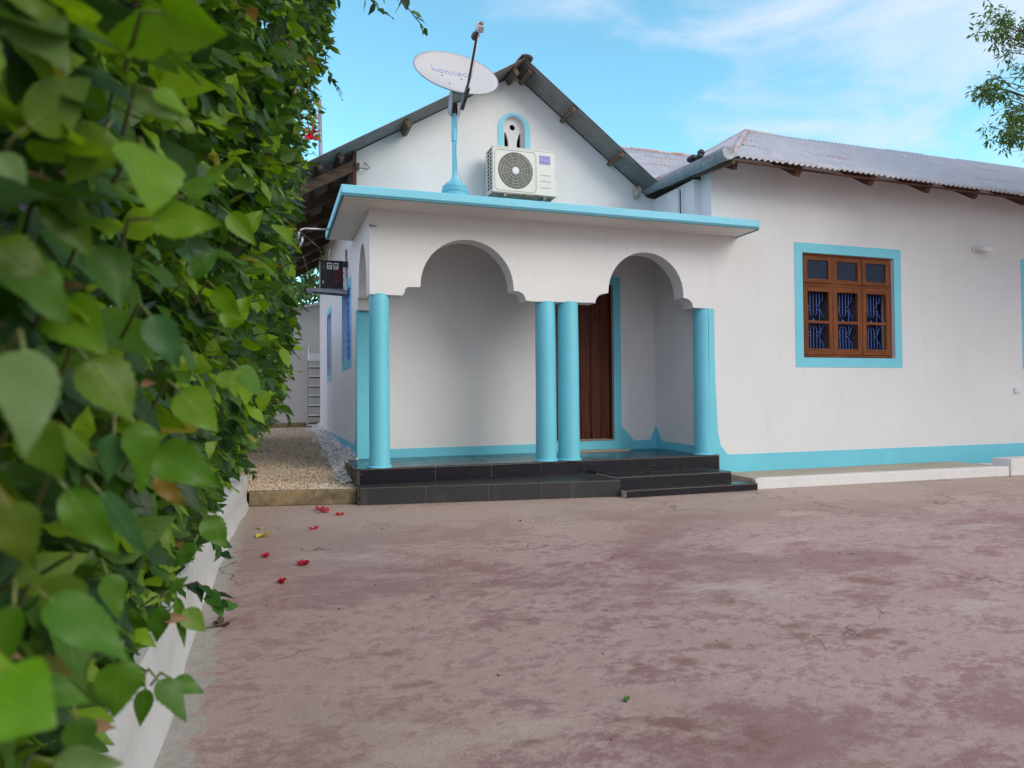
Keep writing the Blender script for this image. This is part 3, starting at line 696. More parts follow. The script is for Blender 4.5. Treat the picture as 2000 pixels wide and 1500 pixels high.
cp.add(vs, fs).build('ridge_cap', M['roof_under'], gr_, smooth=True, solid=0.003)
# purlins under both slopes (ends show at the verge)
for t_, w_, mtn in ((0.46, 0.065, 'timber'), (0.955, 0.07, 'timber')):
    p = LE.lerp(AP, t_); nrm = Vector((-slL, 0, 1)).normalized(); c_ = p - nrm*(0.012+0.045)
    y1 = 7.66 if t_ in (0.63,) else 7.70
    B().beam((c_.x, y1, c_.z), (c_.x, 14.5, c_.z), 0.055, 0.085, nrm).build('purlin', M[mtn], gr_, bevel=0.004)
for t_, ya in ((0.26, 7.62), (0.63, 7.62), (0.94, 7.66)):
    p = RE.lerp(AP, t_); nrm = Vector((slR, 0, 1)).normalized(); c_ = p - nrm*(0.012+0.03)
    B().beam((c_.x, ya, c_.z), (c_.x, 14.5, c_.z), 0.05, 0.055, nrm).build('purlin', M['timber'], gr_, bevel=0.004)
# rafters on the open left overhang
for i, y in enumerate((7.93, 8.9, 9.9, 10.9, 11.9, 12.9, 13.9)):
    a = Vector((0.20, y, roof_z(0.20, 0.16))); c = Vector((0.90, y, roof_z(0.90, 0.19 if i == 0 else 0.16)))
    B().beam(a, c, 0.06, 0.11).build('rafter', M['timber_x'], gr_, bevel=0.004)
for x in (0.27, 0.50, 0.72): 
    B().beam((x, 7.75, roof_z(x, 0.055)), (x, 14.5, roof_z(x, 0.055)), 0.05, 0.06, (-slL, 0, 1)).build('batten', M['timber'], gr_, bevel=0.003)
B().box(0.862, 0.902, 7.90, 7.99, 2.93, roof_z(0.86, 0.02)).build('wall_plate', M['timber_red'], gr_)
# ---- wing hip roof
C1 = Vector((4.67, 6.35, 3.558)); R1 = Vector((5.81, 7.60, 4.40)); C2 = Vector((4.62, 8.62, 3.735)); CE = Vector((XE+0.3, 6.36, 3.44)); R2 = Vector((XE+0.3, 8.28, 4.40))
def plane_patch(A, Bp, poly_top, amp=0.010, seed=5, **kw):
    """corrugated sheet with eave A->Bp, upper boundary through poly_top points (in order along the eave)"""
    U = (Bp-A).normalized(); n = (Bp-A).cross(poly_top[0]-A).normalized()
    Vv = n.cross(U).normalized()
    if Vv.z < 0: Vv = -Vv
    pr = [((p-A).dot(U), (p-A).dot(Vv)) for p in poly_top]
    pr = [(0.0, 0.0)] + pr if pr[0][0] > 0.01 else pr
    def top(u):
        for (a, la), (b_, lb) in zip(pr[:-1], pr[1:]):
            if a <= u <= b_: return max(0.01, la + (lb-la)*(u-a)/(b_-a+1e-9))
        return max(0.01, pr[-1][1])
    return corrugated(A, U, Vv, (Bp-A).length, top, amp=amp, seed=seed, **kw)
wr = plane_patch(C1, CE, [R1, R2], amp=0.0115, seed=8, rows=8).build('wing_roof', M['roof_light'], house, smooth=True, solid=0.003)
# left hip face
def tri_top():
    pass
U = (C2-C1).normalized(); n = (C2-C1).cross(R1-C1).normalized(); Vv = n.cross(U)
if Vv.z < 0: Vv = -Vv
ra, rl = (R1-C1).dot(U), (R1-C1).dot(Vv); LL = (C2-C1).length
corrugated(C1, U, Vv, LL, lambda u: max(0.01, rl*u/ra if u < ra else rl*(LL-u)/(LL-ra)), amp=0.0115, seed=9).build('roof_slope', M['roof_light'], wr, smooth=True, solid=0.003)
# rear faces close the roof
bx = B().add([C2, R1, R2, (XE+0.3, 10.4, 3.45), (5.9, 10.4, 3.6)], [(0,1,2,3,4)]); bx.build('roof_slope', M['roof_light'], wr, solid=0.004)
hc = B()
def cap(a, c, r, n=9):
    pts_ = [Vector(a).lerp(Vector(c), i/n) for i in range(n+1)]
    hc.tube([p + Vector((0, 0, 0.0)) for p in pts_], [r*(1+0.12*math.sin(i*2.1)) for i in range(n+1)], 10)
cap(C1, R1, 0.030); cap(R1, C2, 0.028); cap(R1, R2, 0.032, 30)
hc.build('hip_cap', M['roof_rust'], wr, smooth=True)
# sheet laps: thin raised edges running parallel to the eave
lp = B()
nf = (CE-C1).cross(R1-C1).normalized(); nf = nf if nf.z > 0 else -nf
for f_t, x0_ in ((0.42, 0.0), (0.62, 0.0), (0.78, 0.0), (0.90, 0.0)):
    a = C1.lerp(R1, f_t); c = CE.lerp(R2, f_t)
    lp.beam(a + nf*0.012, c + nf*0.012, 0.026, 0.006, nf)
lp.build('sheet_lap', M['roof_rust'], wr)
# rafter tails under the front eave (triangular brackets) and red board under the sheets
for x in (5.62, 6.67, 7.55, 8.33, 9.2, 10.1, 11.1, 12.2):
    z = 3.555 - (x-4.7)*0.012
    B().beam((x, 6.42, z-0.045), (x, 7.0, z+0.355), 0.07, 0.115).build('rafter', M['timber_red'], wr, bevel=0.003)
fb = B(); fb.beam(C1 + Vector((0.05, 0.06, -0.03)), CE + Vector((0, 0.06, -0.02)), 0.02, 0.018); fb.build('eave_board', M['timber_red'], wr)
B().beam((4.80, 6.46, 3.50), (4.95, 6.95, 3.72), 0.05, 0.09).build('rafter', M['timber_red'], wr)
fb = B(); fb.beam(C1 + Vector((0.07, 0.05, -0.035)), C2 + Vector((0.07, 0, -0.035)), 0.04, 0.05); fb.build('eave_board', M['timber'], wr)
# eave ceiling closes the view up under the front overhang
# ---- gutter on the left eave
gp0, gp1 = Vector((4.575, 6.26, 3.545)), Vector((4.595, 9.05, 3.70))
gb = B(); vs = []; gpr = [(-0.068, 0.052), (-0.070, 0.02), (-0.055, -0.03), (-0.02, -0.055), (0.02, -0.055), (0.055, -0.03), (0.066, 0.02), (0.066, 0.07)]
for i in range(21):
    p = gp0.lerp(gp1, i/20) + Vector((0, 0, 0.004*math.sin(i*1.3)))
    fl = 1.12 if i == 0 else 1.0
    for (a, c) in gpr: vs.append((p.x+a*fl, p.y, p.z+c*fl))
k = len(gpr); gb.add(vs, [(i*k+j, (i+1)*k+j, (i+1)*k+j+1, i*k+j+1) for i in range(20) for j in range(k-1)] + [tuple(range(k))])
gut = gb.build('gutter', M['galv'], house, smooth=True, solid=0.004, auto=True)
for s_ in (0.42, 0.80):
    p = gp0.lerp(gp1, s_); B().tube([(p.x+a*1.06, p.y, p.z+c*1.06) for a, c in gpr], 0.006, 6).build('strap', M['galv'], gut)
# dark lump of debris on the eave behind the gutter end
rr = random.Random(4)
db = B()
for k in range(7):
    c = Vector((4.63+rr.uniform(-.03,.03), 6.95+rr.uniform(-.13,.13), 3.70+rr.uniform(-.02,.05)))
    db.lathe([(0.002, -0.035), (0.035, -0.02), (0.045, 0.005), (0.03, 0.03), (0.002, 0.04)], c, 8, (rr.uniform(-.5,.5), rr.uniform(-.5,.5), 1))
tag(db.build('debris_lump', M['black'], None, smooth=True), 'small black lump lying on the roof edge above the gutter', 'debris')
# broken mortar at the gable roof's lower right end
db = B()
for k in range(9):
    c = Vector((4.42+rr.uniform(-.05,.09), 7.94+rr.uniform(-.05,.04), 3.60+rr.uniform(-.07,.06)))
    db.lathe([(0.002, -0.04), (0.03, -0.02), (0.04, 0.01), (0.002, 0.04)], c, 6, (rr.uniform(-1,1), rr.uniform(-1,1), 1))
db.build('mortar', M['beige'], house)
# ---- rear roof seen between the gable and the wing
A = Vector((4.5, 9.0, 4.12)); Bq = Vector((9.0, 9.0, 4.12)); T0 = Vector((4.5, 10.4, 5.10)); T1 = Vector((9.0, 10.4, 5.10))
plane_patch(A, Bq, [T0, T1], seed=12).build('rear_roof', M['roof_light'], house, smooth=True, solid=0.003)
B().box(4.5, 9.0, 9.05, 9.2, 3.0, 4.12).build('rear_roof_wall', M['old_wall'], house)
hc = B(); cap(T0, T1, 0.03, 20); hc.build('ridge_cap', M['roof_rust'], bpy.data.objects['rear_roof'], smooth=True)
bx = B().add([T0, T1, (9.0, 12.2, 3.9), (4.5, 12.2, 3.9)], [(0,1,2,3)]); bx.build('roof_slope', M['roof_light'], bpy.data.objects['rear_roof'], solid=0.004)

# ------------------------------------------------------------ kerbs, planter, gravel
kb = B(); kb.prism([(4.80, 6.20), (8.34, 6.08), (8.34, 6.20), (4.93, 6.30)], 'z', 0, 0.118)
tag(kb.build('kerb', M['white_block'], None, bevel=0.008), 'low white painted kerb along the foot of the right wing', 'kerb')
kb = B(); kb.prism([(4.83, 6.28), (4.93, 6.302), (8.34, 6.202), (8.34, YF-0.007), (4.86, YF-0.007)], 'z', 0, 0.112)
tag(kb.build('path', M['beige'], None), 'narrow sandy ledge between the white kerb and the wall', kind='structure')
kb = B(); kb.box(8.345, 12.5, 6.06, 6.30, 0, 0.205)
tag(kb.build('low_wall', M['white_block'], None, bevel=0.01), 'raised white block at the right end of the kerb', 'low wall')
kb = B(); kb.prism([(-0.195, 6.995), (0.762, 6.785), (0.762, 6.885), (-0.195, 7.10)], 'z', 0, 0.138)
tag(kb.build('kerb', M['kerb_old'], None, bevel=0.012), 'bare stained concrete kerb in front of the gravel', 'kerb')
# planter wall with a slightly wavy plastered face
vs = []; fs = []; rr = random.Random(2); ny = 60
prof = [(0.02, 0.0), (0.016, 0.022), (0.0, 0.05), (-0.004, 0.15), (0.0, 0.262), (-0.012, 0.282), (-0.30, 0.285), (-0.30, 0.0)]
for i in range(ny+1):
    y = 0.2 + (7.08-0.2)*i/ny
    x = -0.325 + 0.112*max(0, (y-4.0)/3.0)**1.4 if y > 4 else -0.325
    wv_ = 0.006*math.sin(y*3.1)+0.004*math.sin(y*7.7+1)
    for j, (a, z) in enumerate(prof): vs.append((x + a + (wv_ if j < 6 else 0) + (rr.uniform(-.004, .004) if j < 2 else 0), y, z))
k = len(prof)
for i in range(ny):
    for j in range(k-1): fs.append((i*k+j, (i+1)*k+j, (i+1)*k+j+1, i*k+j+1))
fs += [tuple(range(k)), tuple(range(ny*k, ny*k+k))[::-1]]
tag(B().add(vs, fs).build('planter_wall', M['planter_shaded'], None, smooth=True, auto=True), 'low white plastered planter wall under the hedge', 'planter wall')
# soil behind the planter
B().add([(-3, 0.1, 0.24), (-0.6, 0.1, 0.24), (-0.5, 7.1, 0.24), (-3, 7.1, 0.24)], [(0,1,2,3)]).build('soil', M['sand']); tag(bpy.data.objects['soil'], 'bare soil of the planting bed', kind='structure')

def gz(x, y):       # gravel level: climbs gently to the back and against the wall
    z = 0.128 + 0.27*max(0, min(1, (y-7.0)/7.5))
    z += 0.16*max(0, (x-0.62)/0.33)**1.5 * max(0, min(1, (y-7.3)/0.8)) * (0.55 if y > 9 else 1)
    return z
vs = []; nx_, ny_ = 24, 60
for i in range(nx_+1):
    for j in range(ny_+1):
        x = -1.6 + 2.56*i/nx_; y = 6.93 + 8.4*j/ny_ ; y = max(y, 7.08 - (x+0.195)*0.22) if j == 0 else y
        vs.append((x, y, gz(x, y)-0.012))
fs = [(i*(ny_+1)+j, (i+1)*(ny_+1)+j, (i+1)*(ny_+1)+j+1, i*(ny_+1)+j+1) for i in range(nx_) for j in range(ny_)]
B().add(vs, fs).build('gravel_bed', M['sand']); tag(bpy.data.objects['gravel_bed'], 'sandy ground below the gravel of the side passage', kind='structure')
B().add([(-30, 7.1, 0.11), (-1.5, 7.1, 0.11), (-1.5, 15.4, 0.11), (-30, 15.4, 0.11)], [(0,1,2,3)]).build('soil_strip', M['sand']); tag(bpy.data.objects['soil_strip'], 'bare ground behind the hedge', kind='structure')

def stones(name, pos, size, tint, mat, flat=0.6, seed=0):
    rg = np.random.default_rng(seed); n = len(pos)
    base = np.array([(1,0,0),(-1,0,0),(0,1,0),(0,-1,0),(0,0,1),(0,0,-1)], float)
    fc = np.array([(0,2,4),(2,1,4),(1,3,4),(3,0,4),(2,0,5),(1,2,5),(3,1,5),(0,3,5)])
    V = base[None] * (size[:, None, None]*rg.uniform(0.6, 1.15, (n, 6, 1)))
    V[:, :, 2] *= flat
    q = rg.normal(size=(n, 3, 3)); Q, _ = np.linalg.qr(q*np.array([1,1,1.0])+np.eye(3)[None]*0.8)
    V = np.einsum('nij,nkj->nki', Q, V) + pos[:, None, :]
    Fc = (fc[None] + (np.arange(n)*6)[:, None, None]).reshape(-1, 3)
    return mesh_np(name, V.reshape(-1, 3), Fc, mat, tint=np.repeat(tint, 6, axis=0))
rg = np.random.default_rng(5)
n = 21000
py = 6.9 + 8.2*rg.random(n)**1.35; px = rg.uniform(-0.45, 0.93, n)
ok = py > 6.93 + np.maximum(0, 0.0) + (-0.22*(px+0.195)+0.17) - 0.02
px, py = px[ok], py[ok]
pz = np.array([gz(a, c) for a, c in zip(px, py)])
tn = np.array([0.62, 0.48, 0.34])[None]*rg.uniform(0.55, 1.3, (len(px), 1))*rg.uniform(0.93, 1.07, (len(px), 3))
wht = ((px > 0.70 + 0.08*np.sin(py*3)) & (py > 7.1) & (rg.random(len(px)) < 0.75)) | ((px > 0.35) & (py < 7.4) & (rg.random(len(px)) < 0.28))
tn[wht] = np.array([0.74, 0.71, 0.66])[None]*rg.uniform(0.7, 1.15, (wht.sum(), 1))
tag(stones('gravel', np.stack([px, py, pz], 1), rg.uniform(0.010, 0.019, len(px)), tn, M['stones'], 0.7, 1), 'beige gravel covering the side passage', kind='stuff')
n = 2600
py = 7.25 + 7*rg.random(n)**1.5; px = 0.90 - 0.24*rg.random(n)**1.3*(1.0 - 0.05*(py-7)); pz = np.array([gz(a, c) for a, c in zip(px, py)]) + 0.06*np.maximum(0, (px-0.68)/0.25) + 0.01
tn = np.array([0.80, 0.77, 0.74])[None]*rg.uniform(0.5, 1.15, (n, 1))
tag(stones('rubble', np.stack([px, py, pz], 1), rg.uniform(0.010, 0.028, n), tn, M['stones'], 0.75, 2), 'paint splashed white rubble heaped against the side wall', kind='stuff')

# ------------------------------------------------------------ boundary wall at the back of the passage
bw = thing('boundary_wall', (-1, 15.3, 0), 'plain off white boundary wall closing the side passage', 'wall')
B().prism([(-9, 0), (2.4, 0), (2.4, 3.05), (0.9, 2.93), (0.2, 2.78), (-9, 2.7)], 'y', 15.3, 15.5).build('wall_panel', M['old_wall'], bw)
B().prism([(-9, 2.70), (0.2, 2.78), (0.9, 2.93), (2.4, 3.06), (2.4, 3.10), (0.9, 2.99), (0.45, 2.845), (0.1, 2.83), (-9, 2.75)], 'y', 15.18, 15.62).build('coping', M['roof_light'], bw)
B().box(-9, 2.4, 15.24, 15.30, 0, 0.50).build('plinth', M['kerb_old'], bw, bevel=0.01)

# ------------------------------------------------------------ step ladder
ld = thing('step_ladder', (0.85, 14.9, 0.40), 'aluminium step ladder leaning on the boundary wall', 'ladder')
x0_, x1_, zb_, zt_ = 0.70, 1.10, 0.37, 1.78
for s, (xa, xb) in enumerate(((x0_-0.02, x0_+0.03), (x1_+0.02, x1_-0.03))):
    B().beam((xa, 14.55, zb_), (xb, 14.98, zt_), 0.03, 0.05).build('rail', M['galv'], ld)
B().tube([(x0_+0.03, 14.98, zt_-0.02), (x0_+0.035, 15.02, 2.05), (x0_+0.07, 15.03, 2.12), (x1_-0.07, 15.03, 2.12), (x1_-0.035, 15.02, 2.05), (x1_-0.03, 14.98, zt_-0.02)], 0.014, 8).build('handrail', M['alu'], ld)
for i in range(7):
    t_ = (i+0.45)/7.2; y = 14.55+0.43*t_; z = zb_+(zt_-zb_)*t_
    B().box(x0_-0.005+0.04*t_, x1_+0.005-0.04*t_, y-0.06, y+0.04, z-0.004, z+0.022).build('rung', M['paper'], ld)
    B().box(x0_+0.04*t_, x1_-0.04*t_, y-0.05, y+0.035, z-0.030, z-0.005).build('rung_shadow', M['steel_dark'], bpy.data.objects[ld.children[-1].name])  # dark strip painting the shadow under the rung
B().box(x0_+0.03, x1_-0.03, 14.86, 15.08, zt_-0.02, zt_+0.13).build('platform', M['paper'], ld)
for xa in (x0_+0.02, x1_-0.02): B().beam((xa, 15.2, 0.38), (xa, 15.06, zt_), 0.025, 0.03).build('back_leg', M['alu'], ld)

# ------------------------------------------------------------ wall shelf + battery box + conduit on the side wall
sh = thing('wall_shelf', (0.9, 9.1, 2.33), 'pale metal bracket shelf on the side wall above the near blue window', 'shelf')
B().beam((0.42, 9.0, 2.335), (0.905, 8.90, 2.30), 0.04, 0.035).build('bracket', M['galv'], sh)
B().beam((0.44, 9.36, 2.36), (0.905, 9.30, 2.33), 0.04, 0.035).build('bracket', M['galv'], sh)
B().box(0.50, 0.90, 9.02, 9.34, 2.352, 2.362).build('plate', M['galv'], sh)
bt = thing('battery_box', (0.73, 9.17, 2.37), 'black battery box with white stickers on the wall shelf', 'battery')
B().box(0.585, 0.865, 9.06, 9.30, 2.365, 2.70).build('case', M['black'], bt, bevel=0.008)
B().box(0.58, 0.87, 9.05, 9.31, 2.70, 2.72).build('lid', M['black'], bt, bevel=0.004)
for xa in (0.665, 0.745):
    lb = B().box(xa, xa+0.062, 9.055, 9.0595, 2.61, 2.69); o = lb.build('sticker', M['paper'], bt)
    B().box(xa+0.008, xa+0.054, 9.053, 9.0549, 2.655, 2.675).box(xa+0.012, xa+0.04, 9.053, 9.0549, 2.625, 2.640).build('print', M['steel_dark'], o)
B().box(0.613, 0.625, 9.055, 9.0599, 2.43, 2.465).build('sticker', M['paper'], bt)
rr = random.Random(3)
for i in range(7):
    x = 0.74+0.018*i; pts_ = [(x+rr.uniform(-.03,.03), 9.03-rr.uniform(0,.03), 2.60 - 0.035*k) for k in range(6)]
    B().tube(pts_, 0.0035, 5).build('cable', M['red_wire'], bt)
cd = thing('conduit', (0.88, 8.95, 2.6), 'grey conduit pipe with black clamp running up beside the battery box', 'pipe')
B().tube([(0.885, 8.92, 2.84), (0.885, 8.92, 2.60), (0.89, 8.9, 2.40)], 0.014, 8).build('pipe', M['galv'], cd)
B().box(0.85, 0.90, 8.86, 8.96, 2.62, 2.68).build('clamp', M['black'], cd)
B().box(0.868, 0.904, 8.86, 8.95, 2.32, 2.47).build('junction_box', M['switch'], cd, bevel=0.01)
B().tube([(0.70, 9.0, 2.85), (0.685, 9.0, 2.78), (0.69, 9.02, 2.71)], 0.004, 5).build('cable', M['paper'], cd)
pp = B().tube([(0.62, 7.9, 2.838), (0.36, 7.9, 2.832), (0.315, 7.9, 2.82), (0.292, 7.9, 2.79), (0.285, 7.9, 2.71)], 0.0115, 8)
pp.tube([(0.33, 7.9, 2.74), (0.325, 7.9, 2.69), (0.30, 7.9, 2.63)], 0.012, 8)
tag(pp.build('drain_pipe', M['alu'], None, smooth=True), 'thin bent metal pipe sticking out left of the porch roof', 'pipe')

# small metal loop hook on gable wall
hk = B().tube([(0.93, YB, 3.63), (0.93, YB-0.04, 3.60), (0.93, YB-0.05, 3.565), (1.03, YB-0.05, 3.555), (1.055, YB-0.045, 3.575), (1.0, YB-0.01, 3.64)], 0.006, 6)
hk.box(0.925, 0.945, YB-0.03, YB-0.001, 3.555, 3.62)
tag(hk.build('wall_hook', M['bracket'], None), 'small wire hook at the left edge of the gable wall', 'hook')
# antenna pole above the left slope
po = B().tube([(0.70, 10.4, 3.55), (0.668, 10.4, 5.28)], 0.028, 10)
tag(po.build('metal_pole', M['pole'], None, smooth=True), 'plain grey metal pole rising behind the left roof slope', 'pole')

# ------------------------------------------------------------ air conditioner
ac = thing('air_conditioner', (2.76, 7.75, 3.2), 'off white air conditioner outdoor unit on brackets under the arched vent', 'air conditioner')
ax0, ax1, ay0, ay1, az0, az1 = 2.395, 3.150, 7.62, 7.90, 3.338, 3.845
# casing with a round fan opening: ring of quads between circle and rounded square
fcx, fcz, frd = ax0+0.272, (az0+az1)/2+0.003, 0.212
cs = B()
def sqp(a, x0, x1, z0, z1, cx, cz):
    dx, dz = math.cos(a), math.sin(a); tx = ((x1-cx) if dx > 0 else (cx-x0))/max(1e-6, abs(dx)); tz = ((z1-cz) if dz > 0 else (cz-z0))/max(1e-6, abs(dz)); tt_ = min(tx, tz)
    return (cx+dx*tt_, cz+dz*tt_)
xm = ax0 + 0.545
ang = sorted(set([2*math.pi*k/64 for k in range(64)] + [math.atan2(zz-fcz, xx-fcx) % (2*math.pi) for xx in (ax0, xm) for zz in (az0, az1)]))
inn = [(fcx+frd*math.cos(a), fcz+frd*math.sin(a)) for a in ang]; outr = [sqp(a, ax0, xm, az0, az1, fcx, fcz) for a in ang]
k = len(ang); vs = [(x, ay0, z) for x, z in outr] + [(x, ay0, z) for x, z in inn] + [(x, ay0+0.07, z) for x, z in inn]
fs = []
for i in range(k):
    j = (i+1) % k; fs += [(i, j, j+k, i+k), (i+k, j+k, j+2*k, i+2*k)]
cs.add(vs, fs)
cs.add([(xm, ay0, az0), (ax1, ay0, az0), (ax1, ay0, az1), (xm, ay0, az1)], [(0,1,2,3)])
cs.add([(ax0,ay0,az0),(ax1,ay0,az0),(ax1,ay1,az0),(ax0,ay1,az0),(ax0,ay0,az1),(ax1,ay0,az1),(ax1,ay1,az1),(ax0,ay1,az1)], [(0,3,2,1),(4,5,6,7),(1,2,6,5),(2,3,7,6),(3,0,4,7)])
case = cs.build('casing', M['plastic'], ac)
# top lid with overhang, corner radius panel lines
B().box(ax0-0.004, ax1+0.004, ay0-0.004, ay1+0.004, az1, az1+0.018).build('lid', M['plastic'], ac, bevel=0.006)
B().box(ax0-0.003, ax1+0.003, ay0-0.003, ay1+0.003, az0-0.02, az0).build('base_pan', M['bracket'], ac, bevel=0.004)
# embossed square around the fan
rp = B(); e = 0.018; c_ = 0.05
rect = []
for (cx_, cz_, a0) in ((xm-0.02-c_, az1-0.02-c_, 0), (ax0+0.02+c_, az1-0.02-c_, 90), (ax0+0.02+c_, az0+0.02+c_, 180), (xm-0.02-c_, az0+0.02+c_, 270)):
    rect += [(cx_+c_*math.cos(R(a0+k*15)), ay0-0.001, cz_+c_*math.sin(R(a0+k*15))) for k in range(7)]
rp.tube(rect+[rect[0]], 0.004, 6, False); rp.build('panel_line', M['wire'], case)
B().lathe([(frd, 0), (frd, 0.004)], (fcx, ay0+0.069, fcz), 48, (0,1,0)).build('fan_cavity', M['grille_dark'], ac)
fb_ = B()
for k in range(3):
    a0 = k*2*math.pi/3+0.4; vs = []
    for i in range(7):
        for j in range(5):
            a = a0+0.28*i*0.9; rd = 0.05+0.155*j/4; vs.append((fcx+rd*math.cos(a), ay0+0.058-0.02*i/6, fcz+rd*math.sin(a)))
    fb_.add(vs, [(i*5+j, (i+1)*5+j, (i+1)*5+j+1, i*5+j+1) for i in range(6) for j in range(4)])
fb_.build('fan_blade', M['steel_dark'], ac, smooth=True)
gl = B()
for q_ in range(15):
    rd = 0.045+0.0115*q_; rr_ = 0.0022 if q_ % 3 else 0.0040
    gl.tube([(fcx+rd*math.cos(2*math.pi*k/48), ay0+0.002-0.010*(1-rd/frd), fcz+rd*math.sin(2*math.pi*k/48)) for k in range(49)], rr_, 5, False)
for k in range(12):
    a = 2*math.pi*k/12+0.1; gl.tube([(fcx+0.03*math.cos(a), ay0-0.006, fcz+0.03*math.sin(a)), (fcx+frd*math.cos(a+0.18), ay0+0.004, fcz+frd*math.sin(a+0.18))], 0.0026, 5)
gl.build('fan_grille', M['wire'], ac, smooth=True)
B().lathe([(0.001, -0.012), (0.036, -0.010), (0.042, -0.004), (0.042, 0.006)], (fcx, ay0, fcz), 28, (0,1,0)).build('fan_hub', M['paper'], ac, smooth=True, auto=True)
# right panel slots + sticker
for z in (az0+0.235, az0+0.165, az0+0.09):
    B().box(xm+0.035, ax1-0.045, ay0-0.003, ay0+0.001, z-0.006, z+0.006).build('slot', M['wire'], case, bevel=0.002)
st = B().box(xm+0.020, xm+0.158, ay0-0.002, ay0+0.001, az1-0.145, az1-0.045).build('sticker', M['lilac'], ac)
lg = B(); sx0, sz0 = xm+0.045, az1-0.095
lg.tube([(sx0+0.012*math.cos(a), ay0-0.003, sz0+0.013*math.sin(a)) for a in np.linspace(0, 2*math.pi, 16)], 0.0035, 5, False)
xs_ = np.linspace(0.020, 0.095, 22)
lg.tube([(sx0+x, ay0-0.003, sz0-0.008+0.010*math.cos((x-0.02)*190)) for x in xs_], 0.0038, 5)
lg.build('print', M['lilac_pale'], st)
# left side louvres
lv = B()
for i in range(11):
    z = az0+0.05+i*0.043
    for (a, c) in ((ay0+0.05, ay0+0.105), (ay0+0.135, ay0+0.205)): lv.box(ax0-0.002, ax0+0.001, a, c, z, z+0.026)
lv.build('side_louvre', M['dark'], ac)
# valve cover + brackets + pipe
B().box(ax1, ax1+0.045, ay0+0.03, ay1-0.03, az0, az0+0.20).build('valve_cover', M['plastic'], ac, bevel=0.012)
for x in (ax0+0.14, ax1-0.13):
    bk = B(); bk.beam((x, ay0-0.01, az0-0.035), (x, YB, az0-0.035), 0.03, 0.028); bk.beam((x, ay0+0.1, az0-0.045), (x, YB-0.01, az0-0.17), 0.022, 0.02)
    bk.beam((x, YB-0.014, az0-0.30), (x, YB-0.014, az0), 0.03, 0.024)
    bk.build('bracket', M['bracket'], ac)
B().tube([(ax1-0.01, ay0+0.10, az0-0.02), (ax1-0.02, ay0+0.12, az0-0.06), (ax1-0.05, ay0+0.2, az0-0.08), (ax1-0.06, YB, az0-0.07)], 0.014, 8).build('pipe', M['wire'], ac, smooth=True)

# ------------------------------------------------------------ satellite dish
sd_ = thing('satellite_dish', (1.69, 6.62, 2.92), 'grey satellite dish on a turquoise mast standing on the porch roof', 'satellite dish')
Cd = Vector((1.698, 6.55, 4.128)); nd = Vector((0.042, -0.774, 0.631)).normalized(); rd_ = Vector((0.998, 0.062, 0.010)).normalized(); ud = nd.cross(rd_).normalized()
if ud.z < 0: ud = -ud
Rr, Ru, dep = 0.418, 0.392, 0.058
def dpt(a, c, off=0.0):       # a, c in -1..1 along r,u ; paraboloid surface, rim in plane of Cd
    q_ = a*a+c*c; return Cd + rd_*Rr*a + ud*Ru*c - nd*(dep*(1-q_)) + nd*off
vs = [dpt(0, 0)]; fs = []; nr, na = 10, 64
for i in range(1, nr+1):
    for k in range(na): vs.append(dpt(i/nr*math.cos(2*math.pi*k/na), i/nr*math.sin(2*math.pi*k/na)))
for k in range(na): fs.append((0, 1+k, 1+(k+1) % na))
for i in range(nr-1):
    for k in range(na): fs.append((1+i*na+k, 1+(i+1)*na+k, 1+(i+1)*na+(k+1) % na, 1+i*na+(k+1) % na))
refl = B().add(vs, fs).build('reflector', M['dish'], sd_, smooth=True, solid=0.004)
B().tube([dpt(math.cos(2*math.pi*k/64), math.sin(2*math.pi*k/64), -0.002) for k in range(65)], 0.0055, 6, False).build('rim', M['galv'], refl, smooth=True)
# wording printed on the reflector
cu = bpy.data.curves.new('wording', 'FONT'); cu.body = 'konnect'; cu.size = 0.125; cu.align_x = 'CENTER'; cu.align_y = 'CENTER'; cu.offset = 0.0
to = bpy.data.objects.new('tmp_text', cu); COL.objects.link(to)
bpy.context.view_layer.update()
dg = bpy.context.evaluated_depsgraph_get(); tm = bpy.data.meshes.new_from_object(to.evaluated_get(dg))
bmx = bmesh.new(); bmx.from_mesh(tm); bmesh.ops.triangulate(bmx, faces=bmx.faces); bmesh.ops.subdivide_edges(bmx, edges=bmx.edges, cuts=1)
bmx.to_mesh(tm); bmx.free()
for v_ in tm.vertices:
    a, c = (v_.co.x*1.02 - 0.02)/Rr, (v_.co.y*1.15 + 0.085)/Ru; v_.co = dpt(a, c, 0.006)
wo = bpy.data.objects.new('print', tm); COL.objects.link(wo); tm.materials.clear(); tm.materials.append(M['dish_print']); attach(wo, refl)
bpy.data.objects.remove(to)
for (a, c) in ((-0.32, -0.02), (0.14, -0.05), (-0.22, -0.42), (0.20, -0.45)):
    p = dpt(a, c, 0.002); B().lathe([(0.008, 0), (0.007, 0.004), (0.001, 0.006)], p, 10, nd).build('bolt', M['steel_dark'], refl)
bot = dpt(0.02, -1.0); foc = Cd - ud*0.287 + nd*0.534 + rd_*0.01
a0 = bot - ud*0.02 - nd*0.10
B().tube([a0, bot - ud*0.012 + nd*0.02, foc - nd*0.06 - ud*0.01], [0.013, 0.013, 0.011], 8).build('feed_arm', M['steel_dark'], sd_)
B().beam(a0 - nd*0.06 + ud*0.03, bot + nd*0.07 - ud*0.015, 0.032, 0.05, ud).build('arm_clamp', M['steel_dark'], sd_, bevel=0.004)
aim = (Cd - nd*dep - foc).normalized()
B().lathe([(0.02, -0.09), (0.026, -0.06), (0.026, 0.0), (0.016, 0.01), (0.016, 0.03), (0.034, 0.05), (0.036, 0.09), (0.030, 0.095), (0.001, 0.096)], foc, 20, aim).build('feed_horn', M['steel_dark'], sd_, smooth=True, auto=True)
